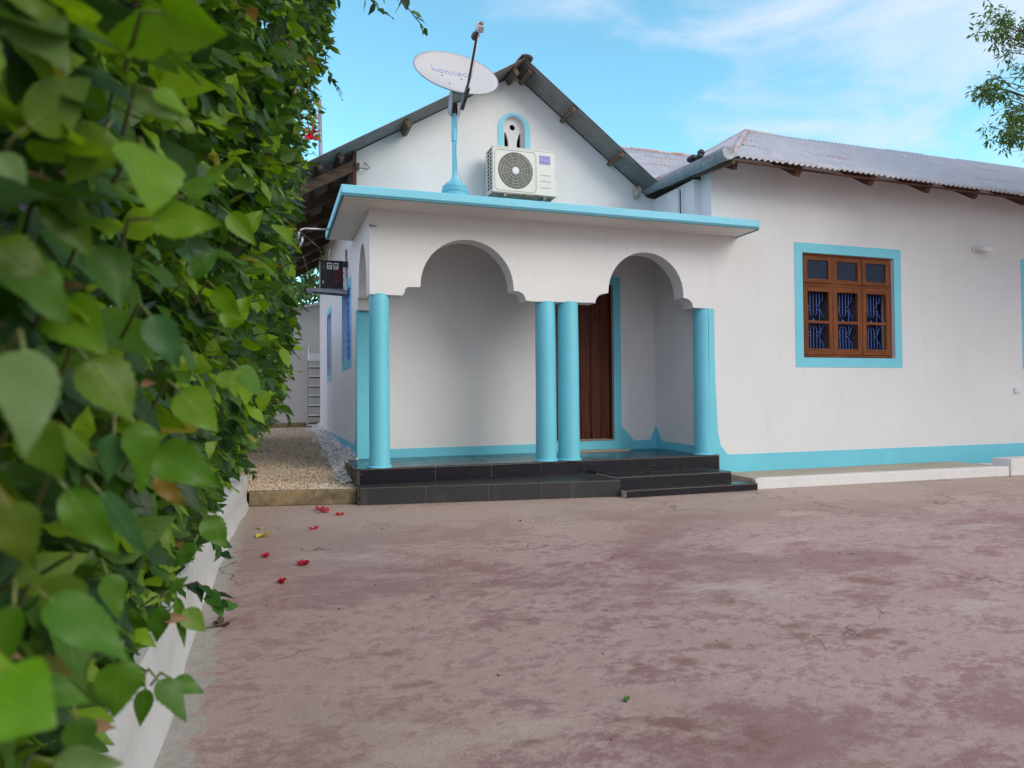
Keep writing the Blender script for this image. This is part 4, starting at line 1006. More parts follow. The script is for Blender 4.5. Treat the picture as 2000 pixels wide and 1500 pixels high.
B().beam(foc - aim*0.045 - ud*0.05, foc - aim*0.045 + ud*0.035, 0.055, 0.06, nd).build('receiver', M['dish'], sd_, bevel=0.006)
B().tube([foc - nd*0.02 - ud*0.04, (foc+bot)/2 - ud*0.045 + rd_*0.012, bot - ud*0.03, (1.72, 6.55, 3.72), (1.705, 6.59, 3.60)], 0.004, 5).build('cable', M['paper'], sd_, smooth=True)
# mast
B().lathe([(0.029, 0), (0.029, 0.36)], (1.69, 6.62, 3.48), 16).build('upper_mast', M['teal_mast'], sd_, smooth=True, auto=True)
B().lathe([(0.0225, 0), (0.0225, 0.47)], (1.69, 6.62, 3.02), 16).build('lower_mast', M['teal_mast'], sd_, smooth=True, auto=True)
pf_ = [(0.125, 0.0), (0.128, 0.035), (0.120, 0.045), (0.127, 0.055), (0.127, 0.080), (0.117, 0.088), (0.122, 0.098), (0.118, 0.118), (0.10, 0.128), (0.085, 0.150), (0.05, 0.168), (0.028, 0.20), (0.0225, 0.24)]
B().lathe(pf_, (1.69, 6.62, 2.918), 36).build('mast_base', M['teal_mast'], sd_, smooth=True, auto=True)
br = B(); mt_ = Vector((1.69, 6.62, 3.84)); bk_ = Cd - nd*(dep+0.03) - ud*0.20
br.beam(mt_ + Vector((-0.045, 0, -0.11)), bk_ + rd_*(-0.065), 0.012, 0.07, nd); br.beam(mt_ + Vector((0.045, 0, -0.11)), bk_ + rd_*0.055, 0.012, 0.07, nd)
br.beam(bk_ - rd_*0.075, bk_ + rd_*0.07, 0.09, 0.012, nd)
br.build('mount_bracket', M['galv'], sd_)
B().lathe([(0.036, 0), (0.036, 0.10)], (1.69, 6.62, 3.745), 14).build('mast_clamp', M['steel_dark'], sd_)
B().tube([(1.715, 6.60, 3.60), (1.70, 6.59, 3.4), (1.71, 6.59, 3.2), (1.76, 6.58, 3.06), (1.86, 6.62, 2.94)], 0.0035, 5).build('cable', M['teal_mast'], sd_, smooth=True)

# ------------------------------------------------------------ wall lamp, switch
wl = thing('wall_lamp', (8.85, YF, 2.86), 'small unlit white bulb in a wall holder right of the window', 'lamp')
B().lathe([(0.040, 0), (0.040, 0.02), (0.028, 0.03)], (8.86, YF, 2.90), 20, (0,-1,0)).build('base', M['switch'], wl, smooth=True, auto=True)
B().tube([(8.86, YF-0.02, 2.90), (8.88, YF-0.07, 2.905), (8.92, YF-0.09, 2.90)], 0.02, 10).build('holder', M['switch'], wl, smooth=True)
B().lathe([(0.02, 0), (0.024, 0.02), (0.046, 0.06), (0.050, 0.09), (0.038, 0.12), (0.002, 0.135)], (8.905, YF-0.085, 2.902), 20, (0.9,-0.25,-0.12)).build('bulb', M['paper'], wl, smooth=True)
swb = thing('switch_box', (9.60, YF, 1.02), 'small white socket box on the wall at the right edge', 'switch')
B().box(9.55, 9.63, YF-0.02, YF, 0.985, 1.06).build('casing', M['switch'], swb, bevel=0.004)
B().box(9.572, 9.608, YF-0.024, YF-0.02, 1.0, 1.045).build('rocker', M['paper'], swb, bevel=0.002)

# ------------------------------------------------------------ leaves (numpy)
def leaf_template(nv, teeth=True):
    """returns cross profile: per station (v, halfwidth); 5 columns"""
    st = np.linspace(0, 1, nv+1); wdt = np.sin(np.pi*st**0.66)**0.9*(1-0.30*st)*1.12
    wdt = wdt*0.285; wdt[0] = 0.0; wdt[-1] = 0.0
    if teeth:
        for i in range(1, nv):
            if st[i] > 0.28: wdt[i] *= 1.0 + (0.055 if i % 2 else -0.04)
    return st, wdt
def leaves(name, pos, axis, nrm, size, tint, nv, mat, parent, seed=0, teeth=True, fold=0.25, curl=0.35, width=1.0):
    rg = np.random.default_rng(seed); n = len(pos); st, wd = leaf_template(nv, teeth)
    cols = np.array([-1, -0.55, 0, 0.55, 1.0]) if nv > 3 else np.array([-1, 0, 1.0]); nc = len(cols)
    axis = axis/np.linalg.norm(axis, axis=1, keepdims=True)
    nrm = nrm - axis*(nrm*axis).sum(1, keepdims=True); nrm /= np.linalg.norm(nrm, axis=1, keepdims=True)
    side = np.cross(axis, nrm)
    cu_ = curl*rg.uniform(-0.4, 1.2, n); fo = fold*rg.uniform(0.1, 1.4, n); wv = rg.uniform(-1, 1, n)*0.05; tw = rg.uniform(-0.5, 0.5, n)
    S, Cc = np.meshgrid(st, cols, indexing='ij'); Wd = np.repeat(wd[:, None], nc, 1)
    wf = rg.uniform(0.8, 1.2, n)
    lx = (Cc*Wd)[None]*wf[:, None, None]*width
    ly = S[None]*np.ones((n, 1, 1))
    lz = -cu_[:, None, None]*(S[None]**2)*0.6 + fo[:, None, None]*np.abs(lx) + wv[:, None, None]*np.sin(S[None]*11+Cc[None]*2) * np.abs(Cc[None])
    ang_ = tw[:, None, None]*S[None]; lx2 = lx*np.cos(ang_) - (lz)*np.sin(ang_)*0.5; lz2 = lz + lx*np.sin(ang_)
    V = pos[:, None, None, :] + size[:, None, None, None]*(lx2[..., None]*side[:, None, None, :] + ly[..., None]*axis[:, None, None, :] + lz2[..., None]*nrm[:, None, None, :])
    nvx = (nv+1)*nc; V = V.reshape(-1, 3)
    f = []; 
    for i in range(nv):
        for j in range(nc-1): f.append((i*nc+j, i*nc+j+1, (i+1)*nc+j+1, (i+1)*nc+j))
    f = np.array(f); U = np.stack([(Cc*0.5+0.5).ravel(), S.ravel()], 1)
    uv = np.tile(U[f.ravel()], (n, 1)); Fc = (f[None] + (np.arange(n)*nvx)[:, None, None]).reshape(-1, 4)
    return mesh_np(name, V, Fc, mat, parent, tint=np.repeat(tint, nvx, axis=0), uv=uv, smooth=True)

# petioles joined to leaves are short stems in the branch mesh
def hedge_face(Y, z):
    zs = [0.2, 0.35, 0.6, 1.0, 1.5, 2.0, 2.4, 2.6, 2.78, 3.1, 3.6, 4.2]
    xs = [-0.47, -0.43, -0.27, -0.01, 0.06, 0.06, 0.075, 0.10, 0.20, 0.29, 0.35, 0.36]
    far = np.interp(z, zs, xs)
    zn = [0.2, 0.35, 0.55, 0.8, 1.0, 1.5, 2.5]; xn = [-0.40, -0.34, -0.26, -0.20, -0.17, -0.14, -0.10]
    near = np.interp(z, zn, xn)
    t = np.clip((Y-0.7)/2.6, 0, 1); t = t*t*(3-2*t)
    return near*(1-t)+far*t
def lump(Y, z, s=1.0):
    return 0.06*np.sin(Y*3.1+z*1.7+0.4)*np.sin(z*4.1+Y*0.9) + 0.045*np.sin(Y*7.3+1.1)*np.sin(z*6.7+2.0+Y)
hedge = thing('hibiscus_hedge', (-0.6, 4.0, 0.25), 'tall overhanging hibiscus hedge with glossy green leaves in the white planter', 'hedge')
rg = np.random.default_rng(11)
def hedge_leaves(name, n, y0, y1, z1, nv, smin, smax, depth, seed, dens=1.0, cut=0.0):
    rg = np.random.default_rng(seed)
    Y = y0 + (y1-y0)*rg.random(n)**dens; z = 0.22 + (np.interp(Y, [0, 4.5, 6.0, 7.5], [z1, z1, min(z1, 3.0), min(z1, 2.1)])-0.22)*rg.random(n)
    t = cut + rg.exponential(depth, n); t = np.minimum(t, 0.55)
    X = hedge_face(Y, z) + lump(Y, z)*np.clip(Y/3, 0.3, 1) - t
    # clumping: shift toward shoot tips
    pos = np.stack([X, Y, z], 1) + rg.normal(0, 0.012, (n, 3))
    ax = np.stack([rg.normal(0.55, 0.45, n), rg.normal(-0.35, 0.6, n), rg.normal(-0.45, 0.5, n)], 1)
    nm = np.stack([rg.normal(0.75, 0.4, n), rg.normal(-0.35, 0.5, n), rg.normal(0.75, 0.35, n)], 1)
    s = rg.uniform(smin, smax, n)
    g1 = np.array([0.052, 0.120, 0.010]); g2 = np.array([0.150, 0.26, 0.010]); g3 = np.array([0.018, 0.050, 0.014])
    k = rg.random((n, 1)); young = (rg.random(n) < (0.3 if y0 < 1 else 0.16))[:, None]
    tn = np.where(k < 0.55, g1, g3)*(1-0.3*k) + g1*0.3*k
    tn = np.where(young, g2, tn)*rg.uniform(0.75, 1.25, (n, 1))
    brown = rg.random(n) < (0.003 if y0 < 1 else 0.012); tn[brown] = np.array([0.22, 0.12, 0.05])
    yel = rg.random(n) < 0.012; tn[yel] = np.array([0.30, 0.28, 0.04])
    return leaves(name, pos, ax, nm, s, tn, nv, M['leaf'], hedge, seed+1)
hedge_leaves('foliage', 1500, 0.45, 1.8, 2.2, 10, 0.040, 0.075, 0.03, 28)
hedge_leaves('foliage', 2300, 0.40, 1.9, 2.3, 10, 0.060, 0.100, 0.10, 21, cut=0.03)
hedge_leaves('foliage', 4200, 0.22, 3.0, 3.2, 4, 0.08, 0.12, 0.12, 27, cut=0.16)
hedge_leaves('foliage', 7500, 1.6, 4.4, 3.5, 7, 0.045, 0.090, 0.09, 22)
hedge_leaves('foliage', 15500, 4.2, 12.5, 4.0, 5, 0.045, 0.085, 0.11, 23, 1.15)
hedge_leaves('foliage', 6500, 0.35, 12.5, 4.0, 3, 0.07, 0.11, 0.30, 24, 1.3)

# stems
rr = random.Random(6)
st = B()
for i in range(230):
    y = 0.35 + 11.5*(rr.random()**1.3); z = rr.uniform(0.3, 3.2)
    x1_ = float(hedge_face(y, z)) - rr.uniform(0.0, 0.06); x0_ = x1_ - rr.uniform(0.3, 0.5); dy = rr.uniform(-.2, .2)
    r0 = rr.uniform(0.003, 0.007)
    p = [(x0_, y-dy, z-rr.uniform(0.1, 0.4)), ((x0_+x1_)/2, y-dy/2+rr.uniform(-.03, .03), z-0.1), (x1_, y, z)]
    st.tube(p, [r0*1.6, r0*1.2, r0*0.6], 6)
for i in range(46):
    y = 0.5+0.26*i; x = -0.60+rr.uniform(-.05, .05)
    p = [(x, y, 0.2)]; 
    for k in range(1, 7): p.append((x+0.05*k*0.6+rr.uniform(-.04, .04), y+rr.uniform(-.08, .08), 0.2+0.55*k))
    st.tube(p, [0.02*(1-0.09*k) for k in range(7)], 7)
st.build('branches', M['bark'], hedge, smooth=True)

# sprays hanging free: (root, tip) polylines with leaves
SPR = [((0.10, 3.0, 2.62), (0.34, 3.05, 2.78), (0.47, 3.1, 2.70)), ((0.05, 3.2, 2.95), (0.40, 3.25, 3.05), (0.60, 3.3, 2.90)),
       ((0.15, 3.6, 3.05), (0.62, 3.65, 3.12), (0.78, 3.7, 2.98)), ((0.1, 4.5, 3.05), (0.34, 4.5, 3.05), (0.40, 4.5, 2.92)),
       ((0.1, 4.5, 2.98), (0.22, 4.5, 2.93), (0.27, 4.5, 2.86)),
       ((0.05, 6.2, 2.35), (0.24, 6.25, 2.42), (0.40, 6.3, 2.30), (0.46, 6.3, 2.02)), ((0.08, 6.3, 2.15), (0.26, 6.2, 2.2), (0.33, 6.2, 1.95)), ((0.05, 6.5, 1.95), (0.22, 6.4, 1.92), (0.27, 6.4, 1.78)),
       ((-0.30, 3.2, 0.42), (-0.22, 3.15, 0.46), (-0.19, 3.1, 0.38)), ((-0.40, 6.5, 0.36), (-0.22, 6.45, 0.42), (-0.12, 6.4, 0.34)), ((-0.35, 2.2, 0.45), (-0.20, 2.2, 0.48), (-0.13, 2.15, 0.42)),
       ((0.0, 7.5, 0.95), (0.12, 7.5, 0.9), (0.18, 7.4, 0.75)), ((0.0, 8.5, 1.4), (0.16, 8.5, 1.4), (0.22, 8.5, 1.25))]
P_, A_, Nn_, S_, T_ = [], [], [], [], []
for i, sp_ in enumerate(SPR):
    pts_ = [Vector(p) for p in sp_]; B().tube(pts_, [0.005 - 0.0012*k for k in range(len(pts_))], 6).build('branch', M['bark'], hedge, smooth=True)
    bare = i in (4, 5, 6)
    for k in range(5 if bare else 11):
        u = 0.25+0.75*k/10*(2 if bare else 1); u = min(u, 1.0); f_i = min(len(pts_)-2, int(u*(len(pts_)-1))); p = pts_[f_i].lerp(pts_[f_i+1], u*(len(pts_)-1)-f_i)
        P_.append(p); d_ = (pts_[-1]-pts_[0]).normalized()
        A_.append(d_*0.5 + Vector((rr.gauss(0, .5), rr.gauss(-0.2, .5), rr.gauss(-0.6, .4)))); Nn_.append(Vector((rr.gauss(.3, .4), rr.gauss(-.5, .4), rr.gauss(.8, .3)))); S_.append(rr.uniform(0.045, 0.075)*(0.6 if bare else 1)); T_.append(rr.choice([(0.035, 0.10, 0.02), (0.02, 0.06, 0.025), (0.06, 0.15, 0.02)]))
leaves('foliage', np.array(P_), np.array(A_), np.array(Nn_), np.array(S_), np.array(T_), 6, M['leaf'], hedge, 31)

# the nearest, largest leaves, each placed by hand in the hedge front
HERO = [  # base, axis, normal, size, colour, width
    ((-0.147, 0.500, 1.247), (0.51, -0.43, -0.75), (0.10, -0.93, 0.31), 0.071, (0.120, 0.190, 0.110), 1.50),
    ((-0.060, 0.520, 1.249), (-0.91, 0.42, -0.04), (0.39, -1.36, -0.17), 0.072, (0.130, 0.250, 0.012), 1.30),
    ((-0.066, 0.500, 1.251), (0.86, -0.36, -0.35), (-0.05, -0.85, -0.64), 0.056, (0.130, 0.250, 0.012), 1.90),
    ((-0.085, 0.600, 1.239), (0.89, 0.00, -0.46), (0.23, -0.86, 0.33), 0.035, (0.130, 0.250, 0.012), 1.20),
    ((-0.111, 0.660, 1.258), (0.89, 0.00, -0.46), (0.26, -0.79, -0.52), 0.050, (0.120, 0.190, 0.110), 0.90),
    ((-0.083, 0.550, 1.178), (0.14, -0.43, -0.89), (0.82, -1.49, 0.29), 0.069, (0.130, 0.250, 0.012), 1.70),
    ((-0.081, 0.560, 1.130), (1.00, 0.00, -0.01), (0.05, -1.22, -0.16), 0.056, (0.130, 0.250, 0.012), 1.15),
    ((-0.049, 0.950, 1.234), (0.62, 0.00, -0.78), (-0.11, -0.87, 0.00), 0.058, (0.130, 0.250, 0.012), 1.00),
    ((-0.144, 0.460, 1.137), (0.55, 0.00, -0.83), (0.74, -1.44, -0.00), 0.031, (0.120, 0.190, 0.110), 1.40),
    ((-0.140, 0.500, 1.168), (0.54, 0.42, 0.73), (0.01, -0.70, -0.69), 0.071, (0.100, 0.170, 0.015), 1.30),
    ((-0.122, 0.500, 1.059), (0.60, -0.40, -0.69), (0.17, -0.91, -0.25), 0.050, (0.100, 0.200, 0.015), 1.90),
    ((-0.113, 0.400, 1.025), (0.20, -0.48, -0.86), (0.59, -0.91, 0.54), 0.063, (0.120, 0.190, 0.110), 1.30),
    ((-0.090, 0.620, 1.067), (0.44, 0.00, -0.90), (0.44, -1.26, -0.04), 0.056, (0.040, 0.120, 0.060), 1.50),
    ((-0.112, 0.520, 1.027), (0.54, 0.00, -0.84), (0.18, -0.77, 0.48), 0.058, (0.100, 0.170, 0.012), 1.50),
    ((-0.080, 0.720, 1.009), (0.63, 0.00, -0.78), (-0.06, -1.17, 0.05), 0.061, (0.130, 0.250, 0.012), 1.30),
    ((-0.088, 0.620, 0.960), (0.84, -0.28, -0.46), (-0.02, -1.06, 0.30), 0.070, (0.075, 0.180, 0.016), 1.05),
    ((-0.098, 0.600, 0.983), (0.19, 0.00, -0.98), (0.78, -1.13, 0.25), 0.065, (0.075, 0.180, 0.016), 1.00),
    ((-0.111, 0.600, 0.975), (-0.15, 0.00, -0.99), (0.36, -1.25, 0.22), 0.044, (0.040, 0.120, 0.060), 1.00),
    ((-0.098, 0.700, 0.931), (0.67, 0.00, -0.75), (0.17, -0.77, 0.00), 0.046, (0.200, 0.130, 0.030), 0.80),
    ((-0.071, 1.050, 1.021), (0.91, 0.00, 0.40), (0.48, -1.10, 0.27), 0.049, (0.170, 0.280, 0.080), 1.10),
    ((-0.045, 1.100, 1.048), (0.57, 0.00, -0.82), (0.31, -0.81, 0.53), 0.069, (0.075, 0.180, 0.016), 1.20),
    ((-0.129, 0.500, 0.880), (0.77, -0.27, -0.58), (0.29, -0.95, 0.61), 0.074, (0.075, 0.190, 0.035), 1.00),
    ((-0.119, 0.500, 0.946), (0.52, 0.00, -0.85), (-0.03, -0.63, 0.19), 0.061, (0.075, 0.180, 0.016), 0.90),
    ((-0.117, 0.580, 0.934), (0.55, 0.00, -0.84), (-0.14, -0.40, 0.37), 0.071, (0.040, 0.120, 0.060), 0.60),
    ((-0.129, 0.400, 0.864), (0.83, -0.44, -0.34), (-0.02, -0.39, 0.49), 0.045, (0.110, 0.260, 0.008), 2.40),
    ((-0.155, 0.560, 0.808), (0.91, 0.00, -0.42), (0.57, -1.15, 0.51), 0.048, (0.075, 0.180, 0.016), 0.90),
    ((-0.138, 0.550, 0.758), (0.98, 0.00, -0.22), (-0.24, -1.43, 0.38), 0.049, (0.120, 0.190, 0.110), 1.10),
    ((-0.120, 0.880, 0.687), (0.61, -0.31, -0.73), (0.13, -0.70, 1.29), 0.065, (0.080, 0.170, 0.050), 1.30),
    ((-0.107, 0.900, 0.678), (0.85, 0.00, -0.53), (-0.15, -0.65, 0.43), 0.045, (0.090, 0.200, 0.060), 1.50),
    ((-0.143, 0.950, 0.654), (-0.13, -0.00, -0.99), (0.15, -1.34, 0.20), 0.052, (0.075, 0.180, 0.016), 1.00),
    ((-0.123, 1.150, 0.689), (0.65, 0.00, -0.76), (-0.08, -1.29, 0.53), 0.056, (0.170, 0.280, 0.080), 1.30),
    ((-0.134, 1.000, 0.737), (-0.08, 0.00, -1.00), (-0.02, -0.60, 0.57), 0.053, (0.050, 0.130, 0.020), 1.40),
    ((-0.142, 1.150, 0.718), (0.77, 0.00, 0.63), (0.20, -0.65, 0.62), 0.037, (0.050, 0.130, 0.020), 1.40),
    ((-0.132, 1.150, 0.710), (0.16, 0.00, -0.99), (0.14, -0.98, 0.50), 0.097, (0.075, 0.180, 0.016), 0.35),
    ((-0.145, 0.750, 0.838), (0.20, 0.00, -0.98), (0.53, -0.74, 0.59), 0.052, (0.075, 0.180, 0.016), 1.20),
    ((-0.128, 0.550, 0.883), (-0.33, 0.00, -0.95), (0.51, -1.10, 0.63), 0.045, (0.090, 0.150, 0.020), 1.40),
    ((-0.140, 0.480, 0.883), (-0.11, 0.00, -0.99), (-0.07, -0.55, 0.54), 0.044, (0.075, 0.180, 0.016), 1.20),
    ((-0.109, 0.620, 0.798), (-0.16, 0.00, -0.99), (0.27, -0.76, 0.59), 0.054, (0.075, 0.180, 0.016), 1.40),
    ((-0.136, 0.600, 0.767), (0.13, 0.00, -0.99), (0.18, -0.57, 0.66), 0.039, (0.050, 0.130, 0.020), 1.60),
    ((-0.069, 1.000, 1.147), (0.58, 0.00, -0.81), (-0.16, -0.87, -0.35), 0.065, (0.130, 0.250, 0.012), 1.30),
    ((-0.090, 0.850, 1.226), (0.84, 0.00, 0.54), (0.59, -1.01, -0.01), 0.050, (0.075, 0.180, 0.016), 1.10),
    ((-0.081, 1.000, 1.288), (0.75, 0.00, 0.66), (0.74, -0.35, -0.01), 0.058, (0.130, 0.250, 0.012), 1.00),
    ((-0.089, 0.900, 1.143), (0.65, 0.00, 0.76), (0.30, -0.68, 0.54), 0.058, (0.050, 0.130, 0.020), 1.20),
    ((-0.153, 0.480, 1.092), (0.82, 0.00, -0.57), (0.28, -0.91, 0.44), 0.044, (0.080, 0.140, 0.015), 1.60),
    ((-0.109, 0.560, 1.192), (-0.49, 0.00, -0.87), (0.33, -0.73, 0.14), 0.057, (0.110, 0.190, 0.015), 1.60),
    ((-0.138, 0.500, 0.988), (0.39, 0.00, -0.92), (-0.02, -1.21, -0.42), 0.048, (0.080, 0.150, 0.015), 1.60),
    ((-0.139, 0.460, 0.944), (0.32, -0.00, -0.95), (0.25, -0.57, 0.10), 0.046, (0.090, 0.140, 0.015), 1.60),
    ((-0.122, 0.580, 1.112), (0.41, 0.00, -0.91), (0.58, -0.69, 0.09), 0.056, (0.050, 0.130, 0.020), 1.60),
    ((-0.140, 0.550, 1.139), (0.50, 0.00, -0.86), (0.27, -0.93, -0.19), 0.055, (0.080, 0.150, 0.012), 1.60),
    ((-0.122, 1.500, 0.770), (0.53, 0.00, -0.85), (0.04, -1.00, 0.60), 0.087, (0.075, 0.180, 0.016), 1.20),
    ((-0.112, 1.200, 0.778), (-0.63, 0.00, -0.78), (0.38, -1.18, 0.68), 0.057, (0.050, 0.130, 0.020), 1.20),
    ((-0.074, 1.300, 1.122), (0.57, 0.00, 0.83), (-0.13, -1.04, 0.23), 0.088, (0.130, 0.250, 0.012), 1.20),
    ((-0.056, 1.500, 1.330), (0.63, 0.00, 0.78), (0.06, -1.01, 0.09), 0.077, (0.130, 0.250, 0.012), 1.20),
]
for h in HERO:
    b0 = Vector(h[0]); a0_ = Vector(h[1])
    B().tube([b0 + a0_*h[3]*0.06, b0 - a0_*0.012 + Vector((-0.004, 0.010, 0)), b0 + Vector((-0.03, 0.05, -0.012 - 0.01*a0_.x))], [0.0011, 0.0014, 0.0017], 6).build('petiole', M['petiole'], hedge, smooth=True)
leaves('foliage', np.array([h[0] for h in HERO]), np.array([h[1] for h in HERO]), np.array([h[2] for h in HERO]), np.array([h[3] for h in HERO])*0.86, np.array([h[4] for h in HERO])*np.array([0.95, 0.98, 0.5]), 16, M['leaf'], hedge, 41, curl=0.30, fold=0.30, width=np.array([h[5]**0.75*0.86 for h in HERO])[:, None, None])

DRY = [((-0.178, 0.50, 1.055), 0.030), ((-0.200, 0.46, 0.975), 0.026), ((-0.165, 0.58, 1.155), 0.018), ((-0.150, 0.62, 1.085), 0.018), ((-0.175, 0.55, 0.84), 0.020), ((-0.125, 0.80, 1.015), 0.016), ((-0.13, 1.0, 0.72), 0.03), ((-0.16, 0.75, 0.70), 0.024)]
for i, (p_, sz_) in enumerate(DRY):
    leaves('dry_leaf', np.array([p_]), np.array([(0.9, -0.2, rr.uniform(-.4, .4))]), np.array([(0.1, -0.9, 0.5)]), np.array([sz_]), np.array([(0.24, 0.14, 0.07)]), 8, M['litter'], hedge, 60+i, curl=0.8, fold=0.9, width=0.8)
# hibiscus flower hanging from the hedge
def petal_mesh(bname, c, out_dirs, size, mat, parent, tint=(0.55, 0.012, 0.03), seed=0, droop=0.5):
    rg = np.random.default_rng(seed); V = []; Fs = []; nu, nv_ = 6, 5
    for d_ in out_dirs:
        d_ = Vector(d_).normalized(); s_ = d_.cross(Vector((0.3, -0.5, 0.8))).normalized(); n_ = s_.cross(d_)
        k0 = len(V)
        for i in range(nu+1):
            u = i/nu; wdt = size*0.42*math.sin(math.pi*min(1, u*0.80+0.08))
            for j in range(nv_):
                t_ = (j/(nv_-1)-0.5)*2
                V.append(Vector(c) + d_*size*u + s_*wdt*t_ + n_*size*(0.25*u*u*droop + 0.05*math.sin(t_*5+u*7+seed) + 0.02*rg.normal()))
        Fs += [(k0+i*nv_+j, k0+(i+1)*nv_+j, k0+(i+1)*nv_+j+1, k0+i*nv_+j+1) for i in range(nu) for j in range(nv_-1)]
    V = np.array(V); T = np.array(tint)[None]*rg.uniform(0.7, 1.25, (len(V), 1))
    return mesh_np(bname, V, np.array(Fs), mat, parent, tint=T, smooth=True)
fc = (0.238, 4.45, 2.61)
fl = petal_mesh('flower', fc, [(math.cos(a)*0.9, -0.5, math.sin(a)*0.9) for a in (0.3, 1.5, 2.8, 4.1, 5.3)], 0.062, M['petal'], hedge, (0.75, 0.02, 0.06), 3)
B().tube([fc, (0.265, 4.46, 2.59), (0.30, 4.44, 2.565)], [0.004, 0.003, 0.0015], 6).build('stamen', M['petal_solid'] if 'petal_solid' in M else M['wood_pale'], fl)
B().tube([(0.236, 4.52, 2.64), (0.22, 4.55, 2.72), (0.25, 4.55, 2.88)], 0.0035, 6).build('stalk', M['bark'], fl)

# ------------------------------------------------------------ fallen flowers and leaves
def fallen(name, loc, size, tint, label, cat, seed, mat='petal', long=1.0, nd_=6, group=None):
    rr = random.Random(seed); dirs = [(rr.uniform(-1, 1)*long, rr.uniform(-1, 1), rr.uniform(0.0, 0.55)) for _ in range(nd_)]
    o = petal_mesh(name, (0, 0, 0.004), dirs, size*0.88, M[mat], None, tint, seed, 0.7)
    me_ = o.data; zmin = min(v_.co.z for v_ in me_.vertices)
    for v_ in me_.vertices: v_.co.z -= zmin - 0.001
    o.location = loc
    return tag(o, label, cat, group)
FR = (0.42, 0.010, 0.022); FP = (0.48, 0.05, 0.08); G_ = 'fallen red hibiscus flowers on the courtyard'
fallen('fallen_flower', (0.418, 6.52, 0), 0.060, FP, 'pinkish red fallen flower closest to the concrete kerb', 'flower', 1, group=G_)
fallen('fallen_flower', (0.430, 6.36, 0), 0.065, FP, 'larger pinkish fallen flower just in front of the one by the kerb', 'flower', 2, group=G_)
fallen('fallen_flower', (0.556, 6.18, 0), 0.045, FR, 'thin flat red fallen flower nearest the porch step', 'flower', 3, long=1.8, nd_=4, group=G_)
fallen('fallen_flower', (0.305, 5.60, 0), 0.045, FR, 'narrow dried red flower lying alone between the yellow leaf and the step', 'flower', 4, long=2.2, nd_=3, group=G_)
fallen('fallen_flower', (-0.036, 4.73, 0), 0.034, FR, 'small dark red fallen flower nearest below the yellow leaf', 'flower', 5, group=G_)
fallen('fallen_flower', (0.180, 4.43, 0), 0.046, FR, 'widest crimson crumpled fallen flower in the open floor', 'flower', 6, nd_=9, long=1.6, group=G_)
fallen('fallen_flower', (0.060, 4.04, 0), 0.034, FR, 'crumpled crimson flower nearest the camera', 'flower', 7, nd_=7, group=G_)
def flat_leaf(name, loc, size, tint, rot, label, cat, group=None, seed=1):
    o = leaves(name, np.array([(0, 0, 0.006)]), np.array([(1.0, 0, 0.08)]), np.array([(0, 0, 1.0)]), np.array([size*1.25]), np.array([tint]), 8, M['litter'], None, seed, curl=-0.30, fold=0.28, width=1.8)
    o.location = loc; o.rotation_euler.z = rot; zmin = min(v_.co.z for v_ in o.data.vertices)
    for v_ in o.data.vertices: v_.co.z -= zmin - 0.001
    return tag(o, label, cat, group)
flat_leaf('fallen_leaf', (-0.10, 5.40, 0), 0.095, (0.66, 0.52, 0.08), 0.4, 'larger yellow fallen leaf near the planter wall', 'leaf', 'yellow leaves on the courtyard', 1)
flat_leaf('fallen_leaf', (-0.05, 5.76, 0), 0.06, (0.56, 0.48, 0.14), 2.4, 'smaller yellow fallen leaf behind the larger one', 'leaf', 'yellow leaves on the courtyard', 2)
fallen('dry_leaf', (-0.205, 3.37, 0), 0.048, (0.07, 0.045, 0.03), 'dark brown curled dry leaf beside the planter wall', 'leaf', 11, 'litter', 2.0, 4)
B().tube([(-0.27, 3.36, 0.004), (-0.235, 3.35, 0.012), (-0.20, 3.37, 0.014), (-0.15, 3.40, 0.022)], 0.003, 5).build('stalk', M['bark'], bpy.data.objects['dry_leaf'])
fallen('green_sprig', (1.10, 2.085, 0), 0.016, (0.05, 0.14, 0.02), 'tiny green leaf sprig lying alone in the middle of the floor', 'leaf', 12, 'litter', 1.8, 5)
fallen('seed_pod', (0.77, 2.43, 0), 0.007, (0.02, 0.015, 0.012), 'tiny dark seed pod left of the green sprig', 'seed', 13, 'litter', 1, 5)
fallen('seed_pod', (1.889, 5.36, 0), 0.014, (0.03, 0.03, 0.015), 'tiny dark seed pod in front of the porch step', 'seed', 14, 'litter', 1, 5)
# small loose litter too fine to count
rg = np.random.default_rng(8); n = 240
px = np.concatenate([rg.uniform(-0.25, 3, 110), rg.uniform(0, 8, 90), rg.uniform(-0.1, 0.75, 40)]); py = np.concatenate([rg.uniform(2.2, 6.5, 110), rg.uniform(1.8, 6.1, 90), rg.uniform(6.55, 6.8, 40)])
cc = np.array([(0.06, 0.04, 0.03), (0.16, 0.10, 0.06), (0.5, 0.46, 0.42)])[rg.choice(3, n, p=[.5, .3, .2])]
tag(stones('litter', np.stack([px, py, np.full(n, 0.003)], 1), rg.uniform(0.002, 0.006, n), cc, M['stones'], 0.5, 4), 'fine grit and crumbs scattered over the courtyard', kind='stuff')

